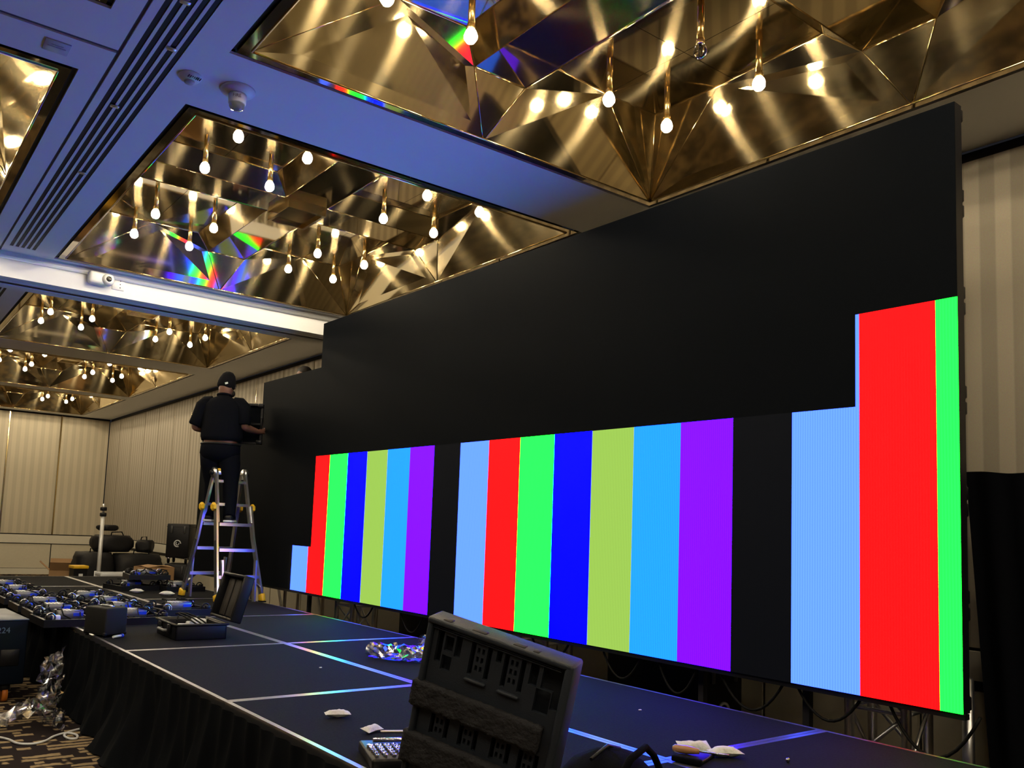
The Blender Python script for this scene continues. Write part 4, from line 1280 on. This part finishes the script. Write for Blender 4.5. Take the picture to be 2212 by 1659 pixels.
# crumpled clear plastic
def film_mat():
    m, nt, b = nodes_of('crumpled_clear_film')
    N, L = nt.nodes, nt.links
    tr = N.new('ShaderNodeBsdfTransparent'); tr.inputs[0].default_value = (0.93, 0.94, 0.95, 1)
    gl = N.new('ShaderNodeBsdfGlossy'); gl.inputs['Roughness'].default_value = 0.10; gl.inputs['Color'].default_value = (0.95, 0.95, 0.97, 1)
    fz = N.new('ShaderNodeLayerWeight'); fz.inputs['Blend'].default_value = 0.45
    mp = N.new('ShaderNodeMapRange'); mp.inputs['To Min'].default_value = 0.30; mp.inputs['To Max'].default_value = 0.75
    L.new(fz.outputs['Facing'], mp.inputs['Value'])
    mx = N.new('ShaderNodeMixShader'); L.new(mp.outputs['Result'], mx.inputs[0]); L.new(tr.outputs[0], mx.inputs[1]); L.new(gl.outputs[0], mx.inputs[2])
    L.new(mx.outputs[0], N['Material Output'].inputs[0])
    return m
PLAST = film_mat()
def film(label, pts_fn, nu, nv_, name='plastic_wrap'):
    V, F = [], []
    for j in range(nv_):
        for i in range(nu):
            V.append(pts_fn(i / (nu - 1), j / (nv_ - 1), i, j))
    for j in range(nv_ - 1):
        for i in range(nu - 1):
            a, b_, c, d = j * nu + i, j * nu + i + 1, (j + 1) * nu + i + 1, (j + 1) * nu + i
            F.append((a, b_, c)); F.append((a, c, d))
    o = MB().add(V, F, 0, False).build(name, PLAST)
    return tag(o, label, 'plastic film')
rf = random.Random(3)
def bagf(u, v, i, j):
    a = 2 * pi * v
    r = 0.055 * (1 - 0.6 * abs(u - 0.45) ** 1.5) * (1 + rf.uniform(-.22, .22))
    ax = Vector((3.13, 5.28, 0)).lerp(Vector((3.42, 4.86, 0)), u)
    side_ = Vector((0.82, 0.57, 0))
    return ax + side_ * (cos(a) * r * 1.7) + Vector((0, 0, ST + 0.005 + max(0, 0.05 + sin(a) * r)))
film('crumpled clear plastic bag on the stage left of the tool case', bagf, 20, 16, 'plastic_bag')
def bag2(u, v, i, j):
    p = Vector((3.34, 5.0, ST + 0.06)) + Vector((0.05, -0.07, 0)) * v + Vector((0.02, 0, 0.14)) * u * (1 - 0.5 * abs(v - .5))
    return p + Vector((rf.uniform(-.012, .012), rf.uniform(-.012, .012), rf.uniform(-.01, .01)))
film('torn upright end of the clear plastic bag behind the tool case', bag2, 8, 8, 'plastic_bag')
def wrap1(u, v, i, j):
    p = Vector((1.30, 7.0, 0)).lerp(Vector((1.50, 7.15, 0)), u)
    z = 0.02 + 0.5 * v * (0.75 + 0.25 * u)
    return p + Vector((rf.uniform(-.03, .03), rf.uniform(-.03, .03), z + rf.uniform(-.02, .02)))
film('shiny crumpled clear film hanging beside the blue-lit road case', wrap1, 14, 18)
def wrap2(u, v, i, j):
    p = Vector((0.88, 6.95, 0)) + Vector((0.56, -0.25, 0)) * u + Vector((0.10, 0.45, 0)) * (v - 0.5)
    h = 0.03 + 0.16 * math.exp(-((u - 0.62) / 0.25) ** 2) * (1 - abs(v - 0.4))
    return p + Vector((rf.uniform(-.025, .025), rf.uniform(-.025, .025), max(0.004, h + rf.uniform(-.04, .04))))
film('shiny crumpled clear film spread on the carpet by the skirt', wrap2, 24, 14)
# white cable on the carpet
pts = [(0.72, 6.40), (0.86, 6.50), (0.96, 6.52), (1.03, 6.42), (1.07, 6.28), (1.15, 6.23), (1.24, 6.28), (1.31, 6.38), (1.40, 6.44), (1.45, 6.36), (1.43, 6.26), (1.385, 6.28), (1.375, 6.38), (1.43, 6.47), (1.52, 6.53)]
sm = []
for i in range(len(pts) - 1):
    p0, p1, p2, p3 = [Vector((*pts[min(max(i + d, 0), len(pts) - 1)], 0.009)) for d in (-1, 0, 1, 2)]
    for s_ in range(6):
        q = s_ / 6
        sm.append(0.5 * ((2 * p1) + (p2 - p0) * q + (2 * p0 - 5 * p1 + 4 * p2 - p3) * q * q + (3 * p1 - p0 - 3 * p2 + p3) * q ** 3))
o = MB().tube(sm, 0.008, 8).build('white_cable', WHITEP); tag(o, 'white cable looping over the patterned carpet', 'cable')
# road case at the left edge
t = thing('road_case', 'dark blue-lit wheeled road case cut by the left edge', 'road case', (0.86, 8.05, 0), 0.06)
MB().rbox((0, 0, 0.40), (0.84, 0.86, 0.51), 0.012, 2).build('body', mat('road_case_blue', (0.004, 0.007, 0.014), 0.5, spec=0.1), t)
MB().rbox((0, 0, 0.655), (0.85, 0.87, 0.014), 0.005, 1).build('lid_edge', mat('dark_edge', (0.05, 0.06, 0.08), 0.4, 0.5), t)
MB().rbox((0.30, -0.432, 0.36), (0.14, 0.012, 0.13), 0.004, 1).build('recess_handle', BLACK2, t)
tm = text_mesh('224', 0.065); tm.materials.append(mat('number_print', (0.10, 0.16, 0.26), 0.5))
put('number', tm, t, (0.24, -0.433, 0.575), (pi / 2, 0, 0))
ORNG = mat('orange_wheel', (0.55, 0.16, 0.02), 0.5)
for sx in (-0.32, 0.30):
    for sy in (-0.34, 0.34):
        w_ = MB().lathe([(0.03, -0.02), (0.06, -0.02), (0.06, 0.02), (0.03, 0.02)], n=16, rot=Euler((0, pi / 2, 0)).to_matrix(), c=(sx, sy, 0.06)).build('castor', ORNG, t)
        MB().rbox((sx, sy, 0.115), (0.07, 0.09, 0.05), 0.005, 1).build('fork', BLACK2, w_)

# ------------------------------------------------------------------ far end of the hall
t = thing('lighting_pole', 'thin white telescopic pole with two black collars at the stage end', 'pole', (3.70, 15.6, 0))
MB().tube([(0, 0, 0.05), (0, 0, 1.52)], 0.034, 12).build('tube', mat('pole_white', (0.72, 0.71, 0.68), 0.3, 0.3), t)
MB().tube([(0, 0, 1.5), (0, 0, 1.72)], 0.018, 10).build('inner_tube', ALU, t)
for z in (1.53, 1.63):
    MB().rbox((0, 0, z), (0.10, 0.09, 0.065), 0.012, 2).build('collar', BLACK2, t)
for k in range(3):
    a = 2 * pi * k / 3 + 0.4
    MB().tube([(0, 0, 0.35), (0.38 * cos(a), 0.38 * sin(a), 0.012)], 0.012, 8).build('leg', BLACK2, t)
def bigcase(label, loc, size, rz):
    t = thing('wheeled_case', label, 'case', loc, rz)
    w, d, h = size
    MB().rbox((0, 0, 0.10 + h / 2), (w, d, h), 0.02, 2).build('body', BLACK2, t)
    for x in (-w * 0.28, w * 0.28):
        MB().rbox((x, -d / 2 - 0.008, 0.10 + h - 0.10), (0.035, 0.02, 0.13), 0.005, 1).build('latch', mat('dark_grey', (0.05, 0.05, 0.05), 0.4), t)
    MB().mm((-w / 2 - 0.003, -d / 2 - 0.003, 0.10 + h - 0.06), (w / 2 + 0.003, d / 2 + 0.003, 0.10 + h - 0.05)).build('lid_seam', BLACK, t)
    em = MB().tube([(0.055 * cos(a), -d / 2 - 0.004, 0.10 + h * 0.42 + 0.055 * sin(a)) for a in [2 * pi * k / 20 * 0.86 for k in range(20)]], 0.011, 6)
    em.tube([(0.026 * cos(a + 2), -d / 2 - 0.004, 0.10 + h * 0.42 + 0.026 * sin(a + 2)) for a in [2 * pi * k / 14 * 0.8 for k in range(14)]], 0.009, 6)
    em.build('emblem', mat('emblem_silver', (0.6, 0.6, 0.6), 0.4), t)
    for sx in (-1, 1):
        for sy in (-1, 1):
            MB().lathe([(0.02, -0.015), (0.05, -0.015), (0.05, 0.015), (0.02, 0.015)], n=14, rot=Euler((0, pi / 2, 0)).to_matrix(), c=(sx * w * 0.38, sy * d * 0.38, 0.05)).build('castor', RUBBER, t)
            MB().rbox((sx * w * 0.38, sy * d * 0.38, 0.09), (0.05, 0.06, 0.03), 0.004, 1).build('castor_fork', STEEL, t)
    return t
bigcase('lower black wheeled case with round silver emblem beside the wall', (4.99, 15.25, 0), (0.40, 0.50, 0.62), -0.55)
bigcase('upper black wheeled case with round silver emblem, stacked on another', (4.99, 15.25, 0.725), (0.40, 0.50, 0.60), -0.55)
def carton(label, loc, size, rz, openf=False, flaps=0.0):
    t = thing('cardboard_box', label, 'box', loc, rz)
    w, d, h = size
    bx = MB()
    th = 0.006
    bx.mm((-w / 2, -d / 2, 0), (w / 2, d / 2, th))
    for s_ in (-1, 1):
        bx.mm((-w / 2, s_ * d / 2, 0), (w / 2, s_ * (d / 2 - th), h)); bx.mm((s_ * w / 2, -d / 2, 0), (s_ * (w / 2 - th), d / 2, h))
    bx.build('body', CARD, t)
    fl = [(1, 0), (-1, 0), (0, 1), (0, -1)]
    for k, (sx, sy) in enumerate(fl):
        ang = 0.12 if not openf else (2.2, 2.4, 1.9, 2.3)[k]
        L_ = (w if sx else d) * 0.5
        c = Vector((sx * w / 2, sy * d / 2, h))
        inw = Vector((-sx, -sy, 0))
        dr = inw * cos(ang) + Vector((0, 0, 1)) * sin(ang)
        al = Vector((sy, sx, 0)).normalized()
        half = (d if sx else w) / 2 - 0.005
        nr = dr.cross(al).normalized() * 0.003
        q = [c + al * half, c - al * half, c - al * half + dr * L_, c + al * half + dr * L_]
        MB().add([p + nr for p in q] + [p - nr for p in q], [(0, 1, 2, 3), (7, 6, 5, 4), (0, 4, 5, 1), (1, 5, 6, 2), (2, 6, 7, 3), (3, 7, 4, 0)]).build('flap', CARD, t)
    return t
carton('closed brown cardboard box left of the stacked wheeled cases', (4.40, 14.75, 0), (0.52, 0.42, 0.68), 0.25)
carton('open brown cardboard box with raised flaps beside the black bags', (3.72, 18.6, 0), (0.50, 0.45, 0.38), -0.2, True)
# yellow lid tub
t = thing('storage_tub', 'black tub with a yellow lid in front of the bags', 'tub', (3.50, 16.2, 0), 0.1)
MB().box((0, 0, 0.28), (0.21, 0.22, 0.56), taper=1.12).build('body', BLACK2, t)
MB().rbox((0, 0, 0.585), (0.27, 0.28, 0.055), 0.012, 2).build('lid', YELLOW, t)
MB().mm((-0.03, -0.128, 0.40), (0.04, -0.116, 0.47)).build('tag', WHITEP, t)
# white crate
t = thing('white_crate', 'low white slatted crate behind the stage end', 'crate', (3.80, 15.0, 0), 0.05)
for z in (0.12, 0.26, 0.40, 0.54):
    for s_ in (-1, 1):
        MB().rbox((0, s_ * 0.2, z), (0.50, 0.02, 0.05), 0.004, 1).build('slat', WHITEP, t)
for sx in (-1, 1):
    for sy in (-1, 1):
        MB().rbox((sx * 0.24, sy * 0.185, 0.29), (0.04, 0.02, 0.58), 0.004, 1).build('corner_post', WHITEP, t)
    MB().rbox((sx * 0.24, 0, 0.54), (0.02, 0.4, 0.05), 0.004, 1).build('slat', WHITEP, t)
# pile of black bags
BAGM = mat('bag_nylon', (0.007, 0.007, 0.009), 0.6, spec=0.35, bump=0.5, bscale=9)
def softbag(label, c, r, rz, seed, strap=True, rot=None):
    t = thing('equipment_bag', label, 'bag', c, rz, group='black equipment bags against the far corner', rot=rot)
    V, F, a_, b_ = _blob((0, 0, r[2]), r, 18, 12, seed, 0.035)
    W = []
    for x, y, z in V:
        k = 1.36
        W.append((max(-r[0], min(r[0], x * k)), max(-r[1], min(r[1], y * k)), max(0.0, min(2 * r[2] * 0.97, (z - r[2]) * k + r[2]))))
    MB().add(W, F, 0, True).build('body', BAGM, t)
    if strap:
        MB().tube([(-r[0] * 0.5, -r[1] * 0.9, r[2] * 1.2), (-r[0] * 0.3, -r[1] * 0.6, 2 * r[2] + 0.05), (r[0] * 0.3, -r[1] * 0.6, 2 * r[2] + 0.06), (r[0] * 0.5, -r[1] * 0.9, r[2] * 1.2)], 0.012, 6).build('strap', BLACKF, t)
        MB().tube([(-r[0] * 0.8, -r[1] * 0.5, 2 * r[2] * 0.93), (r[0] * 0.8, -r[1] * 0.5, 2 * r[2] * 0.93)], 0.006, 6).build('zip', BLACK2, t)
    return t
softbag('large black bag at the bottom right of the pile', (4.88, 17.6, 0), (0.46, 0.35, 0.40), 0.1, 11)
softbag('large black bag at the bottom left of the pile, by the pole', (4.05, 17.6, 0), (0.34, 0.35, 0.41), 0.0, 12)
softbag('black bag with a raised peak on top of the pile', (4.42, 17.75, 0.80), (0.34, 0.30, 0.17), 0.2, 13)
softbag('small black pouch upright at the right end of the pile top', (5.06, 17.7, 0.80), (0.15, 0.20, 0.13), -0.5, 14)
softbag('narrow black bag standing on top at the left of the pile', (4.30, 17.7, 1.215), (0.16, 0.16, 0.06), 0.5, 15, False)
# road cases behind the screen
bigcase('black wheeled case behind the screen below the cyan bar', (5.12, 4.25, 0), (0.44, 0.9, 0.62), 0.0)
bigcase('black wheeled case behind the screen below the left block', (5.08, 7.2, 0), (0.5, 0.8, 0.62), 0.0)

# ------------------------------------------------------------------ ceiling devices
t = thing('fire_alarm', 'white ceiling fire alarm with clear strobe lens and the word FIRE', 'fire alarm', (1.625, 4.54, HC))
MB().lathe([(0.050, -0.030), (0.080, -0.022), (0.098, -0.010), (0.100, 0.0)], n=28).build('base', WHITEP, t)
MB().lathe([(0.045, -0.085), (0.050, -0.08), (0.052, -0.028)], n=24).build('body', WHITEP, t)
MB().lathe([(0.012, -0.118), (0.036, -0.112), (0.044, -0.098), (0.045, -0.084)], n=20).build('strobe_lens', mat('strobe_lens', (0.9, 0.9, 0.9), 0.05, trans=0.8), t)
tm = text_mesh('FIRE', 0.026); tm.materials.append(mat('red_print', (0.16, 0.09, 0.10), 0.5))
put('lettering', tm, t, (-0.020, -0.0485, -0.055), (pi / 2, 0, -0.39))
t = thing('smoke_detector', 'small white round smoke detector beside the ceiling slots', 'smoke detector', (1.355, 4.565, HC))
MB().lathe([(0.030, -0.032), (0.055, -0.018), (0.064, -0.006), (0.066, 0.0)], n=26).build('base', WHITEP, t)
MB().lathe([(0.018, -0.045), (0.028, -0.040), (0.030, -0.031)], n=20).build('sensor_dome', mat('grey_dome', (0.45, 0.45, 0.48), 0.3), t)
g = MB()
for k in range(7):
    g.box((-0.02 + 0.011 * k, -0.045 + 0.001 * k, -0.0225), (0.005, 0.018, 0.004), rot=(-0.4, 0, 0.3))
g.build('vent_slots', mat('dark_grey', (0.05, 0.05, 0.05), 0.4), t)
t = thing('ceiling_plate', 'small grey rectangular label plate on the ceiling at top left', 'plate', (0.695, 4.725, HC), 0.0)
MB().rbox((0, 0, -0.004), (0.125, 0.125, 0.008), 0.002, 1).build('plate', mat('plate_grey', (0.50, 0.50, 0.52), 0.6), t)
MB().mm((-0.045, -0.005, -0.0095), (0.045, 0.003, -0.0078)).build('print_line', mat('print_grey', (0.35, 0.35, 0.38), 0.6), t)
MB().mm((-0.03, -0.025, -0.0095), (0.03, -0.019, -0.0078)).build('print_line', mat('print_grey', (0.35, 0.35, 0.38), 0.6), t)
t = thing('wall_camera', 'white camera with round lens mounted on the bulkhead', 'camera', (1.90, 8.90, 3.885))
MB().rbox((-0.03, -0.05, 0), (0.20, 0.10, 0.13), 0.035, 4).build('body', WHITEP, t)
ba_ = MB().lathe([(0.062, 0.0), (0.060, 0.03), (0.045, 0.055), (0.030, 0.06)], n=24, rot=Euler((pi / 2, 0, 0)).to_matrix() , c=(0.055, -0.07, -0.005)).build('lens_ball', WHITEP, t)
MB().lathe([(0.028, 0.0), (0.026, 0.006), (0.010, 0.003)], n=20, rot=Euler((pi / 2, 0, 0)).to_matrix(), c=(0.055, -0.128, -0.005)).build('lens', mat('lens_black', (0.004, 0.004, 0.005), 0.05), ba_)
t = thing('socket_plate', 'white blank socket plate beside the bulkhead camera', 'plate', (2.075, 8.90, 3.878))
MB().rbox((0, -0.004, 0), (0.12, 0.010, 0.125), 0.003, 1).build('plate', WHITEP, t)
for z in (-0.035, 0.0, 0.035):
    MB().lathe([(0.006, 0), (0.005, 0.003)], n=8, rot=Euler((pi / 2, 0, 0)).to_matrix(), c=(0.02, -0.009, z)).build('screw', mat('dark_grey', (0.05, 0.05, 0.05), 0.4), t)
